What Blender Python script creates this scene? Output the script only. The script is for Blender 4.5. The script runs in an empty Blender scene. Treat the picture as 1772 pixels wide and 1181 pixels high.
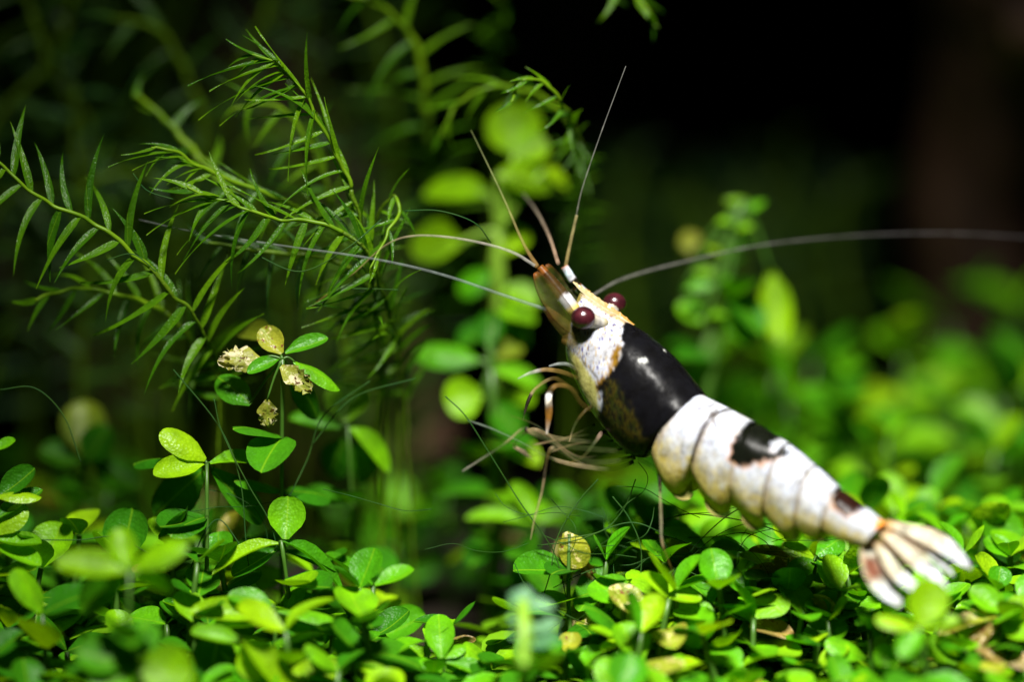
import bpy, math, random
from mathutils import Vector, Matrix, noise

# ------------------------------------------------------------------ camera, world, light
MM = 0.001
SC = bpy.context.scene
COL = SC.collection
D0 = 200.0                    # mm, camera to focus plane
W0 = 48.0                     # mm, width of the view at the focus plane
TILT = math.radians(6)
FWD = Vector((0, math.cos(TILT), -math.sin(TILT)))
UP = Vector((0, math.sin(TILT), math.cos(TILT)))
RIGHT = Vector((1, 0, 0))
FOC = Vector((0, 0, 40.0))    # mm, the point the lens is focused on
CAM = FOC - FWD * D0

cd = bpy.data.cameras.new('camera')
cam = bpy.data.objects.new('camera', cd); COL.objects.link(cam)
cam.location = CAM * MM
cam.rotation_euler = (math.radians(90) - TILT, 0, 0)
cd.sensor_width = 36; cd.lens = 36 * D0 / W0
cd.clip_start = 0.005; cd.clip_end = 5
cd.dof.use_dof = True; cd.dof.focus_distance = D0 * MM
cd.dof.aperture_fstop = 12.5
cd.dof.aperture_blades = 0
SC.camera = cam

w = bpy.data.worlds.new('World'); SC.world = w; w.use_nodes = True
w.node_tree.nodes['Background'].inputs[0].default_value = (0.55, 0.75, 0.6, 1)
w.node_tree.nodes['Background'].inputs[1].default_value = 0.003

def area(name, loc, target, sx, sy, power, col, spread=180):
    l = bpy.data.lights.new(name, 'AREA'); l.shape = 'RECTANGLE'
    l.size = sx * MM; l.size_y = sy * MM; l.energy = power; l.color = col
    l.spread = math.radians(spread)
    o = bpy.data.objects.new(name, l); COL.objects.link(o)
    o.location = Vector(loc) * MM
    o.rotation_euler = (Vector(target) - Vector(loc)).to_track_quat('-Z', 'Y').to_euler()
    return o
LAMP = area('aquarium_lamp', (6, -100, 178), (12, -9, 31), 36, 20, 0.062, (1.0, 0.97, 0.91), 38)

SC.view_settings.view_transform = 'Standard'
SC.view_settings.look = 'None'
SC.view_settings.exposure = 0.0
SC.view_settings.gamma = 1.0
SC.cycles.use_denoising = True
SC.cycles.max_bounces = 8
SC.cycles.diffuse_bounces = 2
SC.cycles.transparent_max_bounces = 16
SC.cycles.caustics_reflective = False
SC.cycles.caustics_refractive = False

# ------------------------------------------------------------------ helpers
R = random.Random(7)
def P(px, py, d=0.0):
    """pixel of the photograph at d mm behind the focus plane -> point in mm"""
    k = W0 / D0 / 1772.0
    return CAM + (FWD + RIGHT * ((px - 886) * k) + UP * ((590.5 - py) * k)) * (D0 + d)
def pxmm(n, d=0.0):
    return n * W0 / 1772.0 * (D0 + d) / D0
def project(p):
    v = p - CAM
    z = v.dot(FWD); k = W0 / D0 / 1772.0
    return (886 + v.dot(RIGHT) / z / k, 590.5 - v.dot(UP) / z / k, z - D0)

def mesh_obj(name, verts, faces, mat, parent=None, smooth=True, origin=None):
    """verts in mm, world; origin in mm"""
    o0 = origin or Vector((0, 0, 0))
    me = bpy.data.meshes.new(name)
    me.from_pydata([((Vector(v) - o0) * MM) for v in verts], [], faces)
    if smooth: me.polygons.foreach_set('use_smooth', [True] * len(me.polygons))
    me.materials.append(mat); me.update()
    o = bpy.data.objects.new(name, me); COL.objects.link(o)
    if parent: o.parent = parent
    else: o.location = o0 * MM
    return o
def empty(name, loc):
    o = bpy.data.objects.new(name, None); COL.objects.link(o)
    o.location = loc * MM; o.empty_display_size = 0.002
    return o
def tag(o, label=None, cat=None, group=None, kind=None):
    if label: o['label'] = label
    if cat: o['category'] = cat
    if group: o['group'] = group
    if kind: o['kind'] = kind
    return o

def catmull(pts, n):
    """n samples per span through a list of tuples/vectors"""
    pts = [Vector(p) for p in pts]
    q = [pts[0] * 2 - pts[1]] + pts + [pts[-1] * 2 - pts[-2]]
    out = []
    for i in range(1, len(q) - 2):
        a, b, c, d = q[i - 1], q[i], q[i + 1], q[i + 2]
        for k in range(n):
            t = k / n
            out.append(0.5 * ((2 * b) + (c - a) * t + (2 * a - 5 * b + 4 * c - d) * t * t + (3 * b - a - 3 * c + d) * t ** 3))
    out.append(pts[-1].copy())
    return out
def interp(tab, x):
    if x <= tab[0][0]: return tab[0][1]
    for (a, va), (b, vb) in zip(tab, tab[1:]):
        if x <= b:
            t = (x - a) / (b - a); return va + (vb - va) * t
    return tab[-1][1]
def tube(pts, rad, sides=8, cap=True):
    pts = [Vector(p) for p in pts]; n = len(pts)
    V, F = [], []
    t0 = (pts[1] - pts[0]).normalized()
    nrm = t0.orthogonal().normalized()
    for i, p in enumerate(pts):
        t = (pts[min(i + 1, n - 1)] - pts[max(i - 1, 0)]).normalized()
        nrm = (nrm - t * nrm.dot(t)).normalized(); b = t.cross(nrm)
        r = rad(i / (n - 1)) if callable(rad) else rad
        for k in range(sides):
            a = 2 * math.pi * k / sides
            V.append(p + (nrm * math.cos(a) + b * math.sin(a)) * r)
    for i in range(n - 1):
        for k in range(sides):
            k2 = (k + 1) % sides
            F.append((i * sides + k, i * sides + k2, (i + 1) * sides + k2, (i + 1) * sides + k))
    if cap:
        F.append(tuple(range(sides - 1, -1, -1))); F.append(tuple((n - 1) * sides + k for k in range(sides)))
    return V, F
def smooth(a, b, x):
    t = max(0, min(1, (x - a) / (b - a))); return t * t * (3 - 2 * t)

# ------------------------------------------------------------------ materials
class N:
    def __init__(s, name):
        s.m = bpy.data.materials.new(name); s.m.use_nodes = True
        s.t = s.m.node_tree; s.t.nodes.clear()
        s.out = s.n('ShaderNodeOutputMaterial')
    def n(s, typ, ins=None, **kw):
        x = s.t.nodes.new(typ)
        for k, v in kw.items(): setattr(x, k, v)
        for k, v in (ins or {}).items():
            if isinstance(v, bpy.types.NodeSocket): s.t.links.new(v, x.inputs[k])
            else: x.inputs[k].default_value = v
        return x
    def ramp(s, fac, stops, interp='LINEAR'):
        r = s.n('ShaderNodeValToRGB', {'Fac': fac}); r.color_ramp.interpolation = interp
        e = r.color_ramp.elements
        while len(e) < len(stops): e.new(0.5)
        for el, (p, c) in zip(e, stops):
            el.position = p; el.color = (c[0], c[1], c[2], 1)
        return r.outputs[0]
    def mix(s, f, a, b, blend='MIX'):
        x = s.n('ShaderNodeMix', data_type='RGBA', blend_type=blend)
        for i, v in ((0, f), (6, a), (7, b)):
            if isinstance(v, bpy.types.NodeSocket): s.t.links.new(v, x.inputs[i])
            else: x.inputs[i].default_value = v if i == 0 else (v[0], v[1], v[2], 1)
        return x.outputs[2]
    def surf(s, sh): s.t.links.new(sh, s.out.inputs[0]); return s.m

def leaf_material(name, stops, trans=0.30, rough=0.35, spots=None, gain=1.5, spec=0.2, cell=1.0):
    g = N(name)
    oi = g.n('ShaderNodeObjectInfo'); tc = g.n('ShaderNodeTexCoord')
    geo = g.n('ShaderNodeNewGeometry')
    base = g.ramp(oi.outputs['Random'], stops)
    # blotches a few tenths of a millimetre across, and fine cells
    n1 = g.n('ShaderNodeTexNoise', {'Vector': geo.outputs['Position'], 'Scale': 900.0, 'Detail': 3.0})
    base = g.mix(g.ramp(n1.outputs[0], [(0.3, (0, 0, 0)), (0.75, (1, 1, 1))]), base, g.mix(0.55, base, (0.02, 0.09, 0.004)), 'MIX')
    vor = g.n('ShaderNodeTexVoronoi', {'Vector': geo.outputs['Position'], 'Scale': 7000.0 * cell})
    base = g.mix(0.35, base, g.ramp(vor.outputs['Distance'], [(0.0, (1, 1, 1)), (0.7, (0.45, 0.5, 0.3))]), 'MULTIPLY')
    # paler vein down the middle, from the leaf's own shape
    sep = g.n('ShaderNodeSeparateXYZ', {0: tc.outputs['Object']})
    ab = g.n('ShaderNodeMath', {0: sep.outputs['Y']}, operation='ABSOLUTE')
    vein = g.ramp(ab.outputs[0], [(0.0, (1, 1, 1)), (0.035, (0, 0, 0))])
    base = g.mix(g.n('ShaderNodeMath', {0: vein, 1: 0.3}, operation='MULTIPLY').outputs[0], base, (0.30, 0.50, 0.01))
    if spots:
        n2 = g.n('ShaderNodeTexNoise', {'Vector': geo.outputs['Position'], 'Scale': spots[1], 'Detail': 4.0, 'Roughness': 0.65})
        base = g.mix(g.ramp(n2.outputs[0], [(spots[2], (0, 0, 0)), (spots[2] + 0.06, (1, 1, 1))]), base, spots[0])
        n3 = g.n('ShaderNodeTexNoise', {'Vector': geo.outputs['Position'], 'Scale': spots[1] * 2.3, 'Detail': 3.0})
        base = g.mix(g.ramp(n3.outputs[0], [(0.62, (0, 0, 0)), (0.66, (1, 1, 1))]), base, spots[3])
    bump = g.n('ShaderNodeBump', {'Height': vor.outputs['Distance'], 'Strength': 0.35, 'Distance': 0.00006})
    nb = g.n('ShaderNodeTexNoise', {'Vector': geo.outputs['Position'], 'Scale': 2200.0, 'Detail': 2.0})
    bump = g.n('ShaderNodeBump', {'Height': nb.outputs[0], 'Strength': 0.35, 'Distance': 0.0002, 'Normal': bump.outputs[0]})
    rr = g.ramp(n1.outputs[0], [(0.2, (rough - .1,) * 3), (0.8, (rough + .2,) * 3)])
    pb = g.n('ShaderNodeBsdfPrincipled', {'Base Color': base, 'Roughness': rr, 'Normal': bump.outputs[0], 'Specular IOR Level': spec})
    tcol = g.mix(1.0, base, (gain * 1.05, gain, gain * 0.3), 'MULTIPLY')
    tr = g.n('ShaderNodeBsdfTranslucent', {'Color': tcol})
    mx = g.n('ShaderNodeMixShader', {0: trans, 1: pb.outputs[0], 2: tr.outputs[0]})
    return g.surf(mx.outputs[0])

M = {}
M['leaf'] = leaf_material('fresh_leaf', [(0, (0.06, 0.30, 0.004)), (0.3, (0.12, 0.42, 0.004)), (0.7, (0.22, 0.52, 0.004)), (1, (0.34, 0.58, 0.005))])
M['leaf_dark'] = leaf_material('deep_green_leaf', [(0, (0.022, 0.14, 0.004)), (0.5, (0.036, 0.19, 0.004)), (1, (0.06, 0.25, 0.005))], trans=0.22, spec=0.12)  # deep green leaves; background mixes also use them to paint in shade
M['leaf_yellow'] = leaf_material('yellowing_leaf', [(0, (0.35, 0.38, 0.02)), (0.5, (0.42, 0.40, 0.03)), (1, (0.30, 0.34, 0.03))], spots=((0.62, 0.52, 0.22), 1300.0, 0.55, (0.16, 0.07, 0.02)))
M['leaf_chewed'] = leaf_material('chewed_leaf', [(0, (0.34, 0.36, 0.04)), (1, (0.42, 0.38, 0.07))], spots=((0.58, 0.52, 0.30), 1700.0, 0.50, (0.09, 0.035, 0.006)), trans=0.3)
M['leaf_brown'] = leaf_material('withered_leaf', [(0, (0.30, 0.17, 0.05)), (1, (0.42, 0.26, 0.08))], spots=((0.7, 0.55, 0.35), 1500.0, 0.56, (0.10, 0.03, 0.01)))
M['leaf_olive'] = leaf_material('olive_leaf', [(0, (0.15, 0.22, 0.012)), (1, (0.22, 0.25, 0.015))])
M['leaf_lit'] = leaf_material('lit_leaf', [(0, (0.26, 0.56, 0.004)), (1, (0.34, 0.62, 0.005))], trans=0.5)  # brighter copy of the fresh leaf, with extra light put into its colour
M['leaf_blue'] = leaf_material('blue_green_leaf', [(0, (0.12, 0.30, 0.16)), (1, (0.20, 0.40, 0.24))], rough=0.45)
M['moss'] = leaf_material('moss_leaflet', [(0, (0.035, 0.13, 0.003)), (0.5, (0.075, 0.21, 0.003)), (1, (0.15, 0.32, 0.005))], trans=0.45, rough=0.3, cell=1.4)
M['moss_shaded'] = leaf_material('shaded_moss_leaflet', [(0, (0.010, 0.040, 0.004)), (1, (0.026, 0.075, 0.005))], trans=0.35, rough=0.4)  # darkened copy of the moss; background shade is put into its colour
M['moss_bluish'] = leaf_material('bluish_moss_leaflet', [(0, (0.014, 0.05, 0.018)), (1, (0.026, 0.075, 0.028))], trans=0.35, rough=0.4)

def simple(name, col, rough=0.5, var=None, scale=600.0, trans=0.0, alpha=1.0, spec=0.5, tint=None):
    g = N(name); geo = g.n('ShaderNodeNewGeometry')
    n1 = g.n('ShaderNodeTexNoise', {'Vector': geo.outputs['Position'], 'Scale': scale, 'Detail': 4.0})
    c = g.ramp(n1.outputs[0], [(0.3, col), (0.7, var or tuple(x * 0.6 for x in col))])
    bump = g.n('ShaderNodeBump', {'Height': n1.outputs[0], 'Strength': 0.3, 'Distance': 0.0001})
    sh = g.n('ShaderNodeBsdfPrincipled', {'Base Color': c, 'Roughness': rough, 'Normal': bump.outputs[0], 'Specular IOR Level': spec}).outputs[0]
    if trans:
        tr = g.n('ShaderNodeBsdfTranslucent', {'Color': c})
        sh = g.n('ShaderNodeMixShader', {0: trans, 1: sh, 2: tr.outputs[0]}).outputs[0]
    if alpha < 1:
        tp = g.n('ShaderNodeBsdfTransparent', {'Color': (*(tint or (1, 1, 1)), 1)})
        sh = g.n('ShaderNodeMixShader', {0: alpha, 1: tp.outputs[0], 2: sh}).outputs[0]
    return g.surf(sh)
M['stem'] = simple('plant_stem', (0.07, 0.18, 0.02), 0.4, (0.045, 0.12, 0.01), trans=0.3)
M['stem_moss'] = simple('moss_stem', (0.18, 0.33, 0.008), 0.35, (0.10, 0.22, 0.006), trans=0.35, spec=0.2)
M['stem_bright'] = simple('pale_stem', (0.34, 0.58, 0.05), 0.35, (0.25, 0.48, 0.04), trans=0.4)
M['algae'] = simple('algae_thread', (0.016, 0.07, 0.016), 0.5, (0.03, 0.08, 0.01), alpha=0.6, spec=0.1)
M['soil'] = simple('dark_substrate', (0.030, 0.018, 0.009), 0.9, (0.010, 0.008, 0.004), scale=350.0)
M['wall'] = simple('black_back_panel', (0.0012, 0.0012, 0.0012), 0.9, spec=0.0)

# ------------------------------------------------------------------ the setting: substrate and the black back of the tank
STEM_H = 6.5        # how far the leaf canopy stands above the substrate, mm
CANOPY = [(-60, 2600), (-24, 1700), (-7, 1215), (-2, 1040), (2, 955), (12, 880), (30, 800), (60, 735), (110, 690), (230, 650)]
_tab = []
for d, py in CANOPY:
    p = P(886, py, d); _tab.append((p.y, p.z))
def canopy(x, y):
    z = interp(_tab, y)
    z += 1.2 * noise.noise(Vector((x * 0.09, y * 0.09, 3.1))) + 0.6 * noise.noise(Vector((x * 0.25, y * 0.25, 9.0)))
    # hollow behind the left sprigs
    z -= 6.0 * math.exp(-((x + 5.5) / 6.0) ** 2 - ((y - 9) / 7.0) ** 2)
    return z
def ground(x, y):
    return canopy(x, y) - STEM_H
gx = [-150 + i * 3.0 for i in range(101)]; gy = [-75 + j * 3.0 for j in range(101)]
V = [Vector((x, y, ground(x, y) + 0.25 * noise.noise(Vector((x * 0.9, y * 0.9, 0))))) for y in gy for x in gx]
F = [(j * 101 + i, j * 101 + i + 1, (j + 1) * 101 + i + 1, (j + 1) * 101 + i) for j in range(100) for i in range(100)]
tag(mesh_obj('substrate', V, F, M['soil']), kind='structure')
V = [Vector((x, 226 + t, z)) for t in (0, 6) for (x, z) in ((-150, 0), (150, 0), (150, 190), (-150, 190))]
F = [(0, 1, 2, 3), (7, 6, 5, 4), (0, 4, 5, 1), (1, 5, 6, 2), (2, 6, 7, 3), (3, 7, 4, 0)]
tag(mesh_obj('tank_wall_back', V, F, M['wall'], smooth=False), kind='structure')

# ------------------------------------------------------------------ driftwood and stone behind
def wood_mat():
    g = N('driftwood'); tc = g.n('ShaderNodeTexCoord')
    mp = g.n('ShaderNodeMapping', {'Vector': tc.outputs['Object'], 'Scale': (1, 1, 0.15)})
    n1 = g.n('ShaderNodeTexNoise', {'Vector': mp.outputs[0], 'Scale': 350.0, 'Detail': 6.0, 'Roughness': 0.65})
    n2 = g.n('ShaderNodeTexNoise', {'Vector': tc.outputs['Object'], 'Scale': 90.0, 'Detail': 3.0})
    c = g.ramp(n1.outputs[0], [(0.25, (0.014, 0.006, 0.003)), (0.5, (0.045, 0.019, 0.007)), (0.75, (0.10, 0.048, 0.02))])
    c = g.mix(g.ramp(n2.outputs[0], [(0.5, (0, 0, 0)), (0.7, (1, 1, 1))]), c, (0.26, 0.14, 0.08))
    b = g.n('ShaderNodeBump', {'Height': n1.outputs[0], 'Strength': 0.7, 'Distance': 0.0008})
    return g.surf(g.n('ShaderNodeBsdfPrincipled', {'Base Color': c, 'Roughness': 0.75, 'Normal': b.outputs[0]}).outputs[0])
M['wood'] = wood_mat()
M['stone'] = simple('grey_stone', (0.09, 0.08, 0.08), 0.8, (0.05, 0.045, 0.05), scale=300.0)

def log(name, pts, rads, label, stubs=()):
    pts3 = [P(*p) for p in pts]; base = pts3[-1]
    root = empty(name, base)
    cl = catmull(pts3, 10); n = len(cl)
    def build(cl, rf, sd, nm):
        V, F = tube(cl, rf, 28)
        V2 = []
        for i, v in enumerate(V):
            c = cl[i // 28]; dv = v - c
            k = 1 + 0.28 * noise.noise(v * 0.16 + Vector((sd, 0, 0))) + 0.14 * noise.noise(Vector((v.x * .7, v.y * .7, v.z * .18)))
            V2.append(c + dv * k)
        return mesh_obj(nm, V2, F, M['wood'], root, origin=base)
    tabr = [(i / (len(rads) - 1), r) for i, r in enumerate(rads)]
    build(cl, lambda t: interp(tabr, t), 1.7, 'trunk')
    for a, b, r in stubs:
        build(catmull([P(*a), (P(*a) + P(*b)) / 2 + Vector((0.4, 0, 0.5)), P(*b)], 8), lambda t, r=r: r * (1 - 0.5 * t), 5.0, 'branch_stub')
    tag(root, label, 'driftwood')
    return root
log('driftwood', [(1800, -60, 50), (1745, 120, 53), (1690, 300, 56), (1670, 460, 58), (1690, 620, 60), (1720, 760, 60)], [7.5, 4.4, 3.7, 3.6, 4.0, 6.0],
    'thick upright brown driftwood trunk against the black tank back', [((1745, 120, 53), (1785, 40, 42), 2.4)])
log('driftwood', [(330, -160, 62), (420, 30, 56), (480, 190, 52), (530, 320, 50), (600, 520, 48), (640, 800, 48)], [4.2, 4.6, 3.4, 3.6, 3.8, 5.2],
    'slanting brown driftwood branch half hidden behind the curled moss frond', [((520, 300, 50), (525, 255, 43), 1.5)])
log('driftwood', [(-160, 330, 56), (-60, 430, 54), (30, 500, 52), (130, 600, 52), (240, 720, 52)], [2.4, 2.0, 1.7, 1.9, 2.8],
    'low reddish driftwood branch behind the hanging moss beside the carpet')
def stone(px, py, d, r, label):
    c = P(px, py, d); V, F = [], []
    nu, nv = 20, 12
    for j in range(nv + 1):
        for i in range(nu):
            a = 2 * math.pi * i / nu; b = math.pi * j / nv
            v = Vector((math.sin(b) * math.cos(a) * r[0], math.sin(b) * math.sin(a) * r[1], math.cos(b) * r[2]))
            V.append(c + v * (1 + 0.35 * noise.noise(v * 0.25 + Vector((px, 0, 0)))))
    for j in range(nv):
        for i in range(nu):
            F.append((j * nu + i, (j + 1) * nu + i, (j + 1) * nu + (i + 1) % nu, j * nu + (i + 1) % nu))
    return tag(mesh_obj('stone', V, F, M['stone'], origin=c - Vector((0, 0, r[2]))), label, 'stone')
stone(975, 330, 150, (6, 6, 38), 'tall dark grey stone standing behind the moss and shrimp antennae')

# ------------------------------------------------------------------ leaf meshes (unit length along +X, width along Y)
def leaf_mesh(name, prof, droop, cup, wave=0.0, nl=9, nw=6, notch=None, seed=0, bend=0.0):
    rr = random.Random(seed)
    V, F = [], []
    for i in range(nl + 1):
        t = math.sin(math.pi / 2 * i / nl) ** 1.15 if nl > 8 else i / nl
        hw = prof(t)
        for j in range(nw + 1):
            s = j / nw * 2 - 1
            y = s * hw * 0.5
            tx = t
            if notch: 
                e = abs(s)
                tx = t - notch * max(0, t - 0.55) * (0.5 + 0.5 * math.sin(9 * s + seed)) * rr.uniform(0.3, 1.0)
                y *= 1 - notch * rr.uniform(0, 0.55) * (t > 0.4) * (e > 0.5)
            z = -droop * t * t + cup * (s * s - 0.3) * hw * 0.5 + wave * math.sin(t * 7 + s * 2 + seed) * 0.5 * t
            V.append((tx, y + bend * t * t, z))
    for i in range(nl):
        for j in range(nw):
            if notch and i > nl * 0.5 and rr.random() < notch * 0.22: continue
            a = i * (nw + 1) + j
            F.append((a, a + nw + 1, a + nw + 2, a + 1))
    me = bpy.data.meshes.new(name); me.from_pydata(V, [], F)
    me.polygons.foreach_set('use_smooth', [True] * len(me.polygons)); me.update()
    return me
def round_prof(t):       # broad blunt leaf that narrows into its stalk
    if t >= 1: return 0.02
    if t > 0.56: return max(0.02, (1 - ((t - 0.56) / 0.44) ** 2) ** 0.5)
    return 0.09 + 0.91 * math.sin(math.pi / 2 * smooth(-0.12, 0.60, t)) ** 1.1
def needle_prof(t):      # narrow moss leaflet, widest near its base
    return max(0.01, (0.35 + 0.65 * smooth(0, 0.18, t)) * (1 - t ** 1.7) ** 0.9)
def small_prof(t):
    return max(0.02, math.sin(math.pi * min(1, 0.12 + 0.88 * t)) ** 0.8)
LV = {}
def leafset(key, prof, mats, specs, **kw):
    for m in mats:
        LV[(key, m)] = []
        for i, (dr, cu, wv) in enumerate(specs):
            me = leaf_mesh('leaf_' + key, prof, dr, cu, wv, seed=i * 13 + 1, bend=((-1.6, 1.2, 0, 2.2, -2.4)[i % 5] if key == 'needle' else 0), **kw); me.materials.append(M[m]); LV[(key, m)].append(me)
RS = [(0.10, 0.25, 0.02), (0.28, 0.30, 0.03), (0.42, 0.2, 0.02), (-0.05, 0.35, 0.03), (0.18, -0.15, 0.04), (0.6, 0.25, 0.0)]
leafset('round', round_prof, ['leaf', 'leaf_dark', 'leaf_yellow', 'leaf_brown', 'leaf_blue', 'leaf_olive', 'leaf_lit'], RS)
leafset('chewed', round_prof, ['leaf_chewed', 'leaf_brown', 'leaf_yellow'], [(0.15, 0.2, 0.10), (0.4, 0.3, 0.12), (0.3, -0.2, 0.1)], notch=0.9, nl=16, nw=12)
leafset('needle', needle_prof, ['moss', 'moss_shaded', 'moss_bluish'], [(0.12, 0.04, 0.02), (0.2, 0.05, 0.03), (0.32, 0.04, 0.02), (0.45, 0.04, 0.0), (0.05, 0.05, 0.03)], nl=8, nw=2)
leafset('small', small_prof, ['leaf', 'leaf_blue', 'leaf_dark'], [(0.1, 0.2, 0.02), (0.3, 0.3, 0.02), (-0.1, 0.2, 0.03)], nl=6, nw=4)

def add_leaf(root, origin, base, tip, width, nh, key, mat, name='leaf', var=None, twist=0.0):
    """base, tip in mm (world); nh: vector the blade's upper face should look towards"""
    x = tip - base; L = x.length; x = x / L
    z = nh - x * nh.dot(x)
    if z.length < 1e-4: z = x.orthogonal()
    z.normalize(); y = z.cross(x)
    if twist:
        c, s = math.cos(twist), math.sin(twist); y, z = y * c + z * s, z * c - y * s
    lib = LV[(key, mat)]
    me = lib[R.randrange(len(lib)) if var is None else var % len(lib)]
    o = bpy.data.objects.new(name, me); COL.objects.link(o); o.parent = root
    b = (base - origin) * MM
    m = Matrix(((x.x * L, y.x * width, z.x * L, 0), (x.y * L, y.y * width, z.y * L, 0), (x.z * L, y.z * width, z.z * L, 0), (0, 0, 0, 1)))
    o.matrix_local = Matrix.Translation(b) @ (Matrix.Scale(MM, 4) @ m)
    return o
def stem_to_ground(root, origin, node, foot, r=0.22, mat='stem', lean=0.5, name='stem'):
    mid = (node + foot) / 2 + Vector((R.uniform(-lean, lean), R.uniform(-lean, lean), 0))
    V, F = tube(catmull([foot - Vector((0, 0, 0.4)), mid, node], 4), lambda t: r * (1.1 - 0.35 * t), 7)
    return mesh_obj(name, V, F, M[mat], root, origin=origin)

VIEW = -FWD
TALLY = []
def hero(name, label, cat, node, leaves, group=None, r=0.12, stem='stem', foot=None, fill=9):
    """node (px,py,d); leaves: (base px,py, tip px,py, width px, face, dd_base, dd_tip, material, key)"""
    nd = P(*node)
    if foot is None:
        fx, fy = nd.x + R.uniform(-1, 1), nd.y + R.uniform(-0.5, 1.5)
    else: fx, fy = foot
    ft = Vector((fx, fy, ground(fx, fy)))
    root = empty(name, ft)
    stem_to_ground(root, ft, nd, ft, r, stem)
    for lf in leaves:
        bx, by, tx, ty, wd, face, d1, d2 = lf[:8]
        mat = lf[8] if len(lf) > 8 else 'leaf'; key = lf[9] if len(lf) > 9 else 'round'
        b = P(bx, by, node[2] + d1); t = P(tx, ty, node[2] + d2)
        nh = (UP * (1 - face) + VIEW * face).normalized(); par = root
        # a stalk from the node to the blade when the blade starts away from it
        if (b - nd).length > 0.35:
            VV, FF = tube(catmull([nd, (nd + b) / 2 + Vector((0, 0, 0.15)), b + (t - b) * 0.03], 3), lambda q: r * (0.6 - 0.2 * q), 6)
            par = mesh_obj('leaf_stalk', VV, FF, M[stem], root, origin=ft)
        add_leaf(par, ft, b, t, pxmm(wd, node[2] + d1), nh, key, mat)
    for k in range(fill):                     # darker leaf pairs further down the stem
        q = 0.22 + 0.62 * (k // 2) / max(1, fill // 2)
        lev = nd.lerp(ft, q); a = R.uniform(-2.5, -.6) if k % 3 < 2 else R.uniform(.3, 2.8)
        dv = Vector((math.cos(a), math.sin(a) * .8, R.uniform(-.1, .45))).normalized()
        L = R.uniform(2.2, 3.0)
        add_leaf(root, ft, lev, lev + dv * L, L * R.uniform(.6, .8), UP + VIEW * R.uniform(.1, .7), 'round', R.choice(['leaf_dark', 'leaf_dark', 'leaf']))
    tag(root, label, cat, group)
    return root

# ------------------------------------------------------------------ sprigs placed one by one from the photograph
LD, LY, LC, LB = 'leaf_dark', 'leaf_yellow', 'leaf_chewed', 'leaf_brown'
hero('leafy_sprig', 'green sprig with four spread round leaves standing above the left carpet', 'plant', (358, 803, 0.5), [
    (356, 796, 285, 742, 52, .55, 0, -.6), (352, 802, 268, 816, 48, .6, 0, -1.4), (364, 803, 470, 768, 50, .35, 0, .8),
    (350, 800, 230, 783, 36, .3, .3, 1.5, LD), (366, 812, 458, 905, 52, .6, .5, 1.0, LD), (352, 815, 262, 895, 74, .85, 1.5, 2, LD)])
hero('leafy_sprig', 'sprig with one upright paddle leaf above two outstretched leaves', 'plant', (487, 938, -.3), [
    (494, 934, 499, 860, 66, .85, 0, .6), (482, 942, 374, 940, 38, .35, 0, -.8), (490, 938, 614, 968, 44, .35, 0, .4),
    (494, 955, 592, 985, 40, .3, .8, 1.6, LD), (478, 952, 400, 992, 44, .5, .6, 0, LD)])
hero('chewed_sprig', 'sprig with nibbled pale yellow leaves hanging below the moss', 'plant', (489, 622, 0.3), [
    (450, 622, 380, 616, 56, .75, 0, -.4, LC, 'chewed'), (484, 620, 428, 642, 30, .55, 0, -.6, 'leaf'), (494, 612, 566, 580, 36, .5, 0, .3, 'leaf_dark'),
    (488, 612, 452, 566, 44, .8, .2, .6, LY), (508, 626, 594, 664, 38, .4, .1, .2, 'leaf'), (486, 634, 540, 676, 44, .75, -.1, -.6, LC, 'chewed'),
    (434, 700, 376, 648, 52, .7, .6, 1.2, 'leaf_dark'), (462, 692, 464, 742, 40, .8, 0, .2, LC, 'chewed'), (470, 590, 404, 545, 50, .7, 2, 4, 'leaf_olive'),
    (500, 640, 560, 725, 44, .6, 1.5, 2.5, 'leaf_dark')], foot=(-11.0, 4))
hero('leafy_sprig', 'dim sprig with a large round upright leaf behind the nibbled sprig', 'plant', (602, 738, 6.5), [
    (598, 730, 602, 660, 78, .85, 0, .6), (590, 742, 500, 728, 40, .4, 0, 0), (606, 742, 684, 782, 46, .45, 0, -.4),
    (598, 760, 560, 830, 60, .7, .4, 1, LD), (612, 770, 660, 840, 60, .7, .4, 1.2, LD)], foot=(-7.5, 8))
hero('leafy_sprig', 'blurred bright sprig of thick round leaves rising foremost at left', 'plant', (224, 988, -8.5), [
    (222, 985, 203, 912, 50, .6, 0, .8, 'leaf_lit'), (230, 985, 316, 930, 58, .5, 0, -.5, 'leaf_lit'), (220, 990, 98, 968, 66, .5, 0, -.5, 'leaf_lit'), (226, 998, 300, 1000, 50, .4, .5, .5),
    (218, 1002, 120, 1040, 70, .7, 1, 1.2, LD)])
hero('leafy_sprig', 'arching sprig with glossy drooping leaves in the left carpet', 'plant', (478, 1062, -3), [
    (470, 1050, 408, 1016, 42, .5, 0, -.5), (480, 1058, 596, 1060, 46, .3, 0, .5), (470, 1068, 330, 1052, 56, .5, 0, -.8), (474, 1075, 372, 1078, 46, .4, .5, -.8),
    (478, 1080, 560, 1100, 44, .5, .5, 0, LD)])
hero('leafy_sprig', 'sprig of two folded leaves like a notch at the carpet edge', 'plant', (612, 1152, -4), [
    (612, 1148, 592, 1096, 48, .7, 0, 0), (616, 1150, 672, 1128, 44, .4, 0, 0), (612, 1152, 668, 1158, 40, .4, 0, -1), (606, 1156, 500, 1172, 66, .5, 0, -2), (612, 1140, 660, 1078, 40, .5, 2, 3)])
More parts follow.
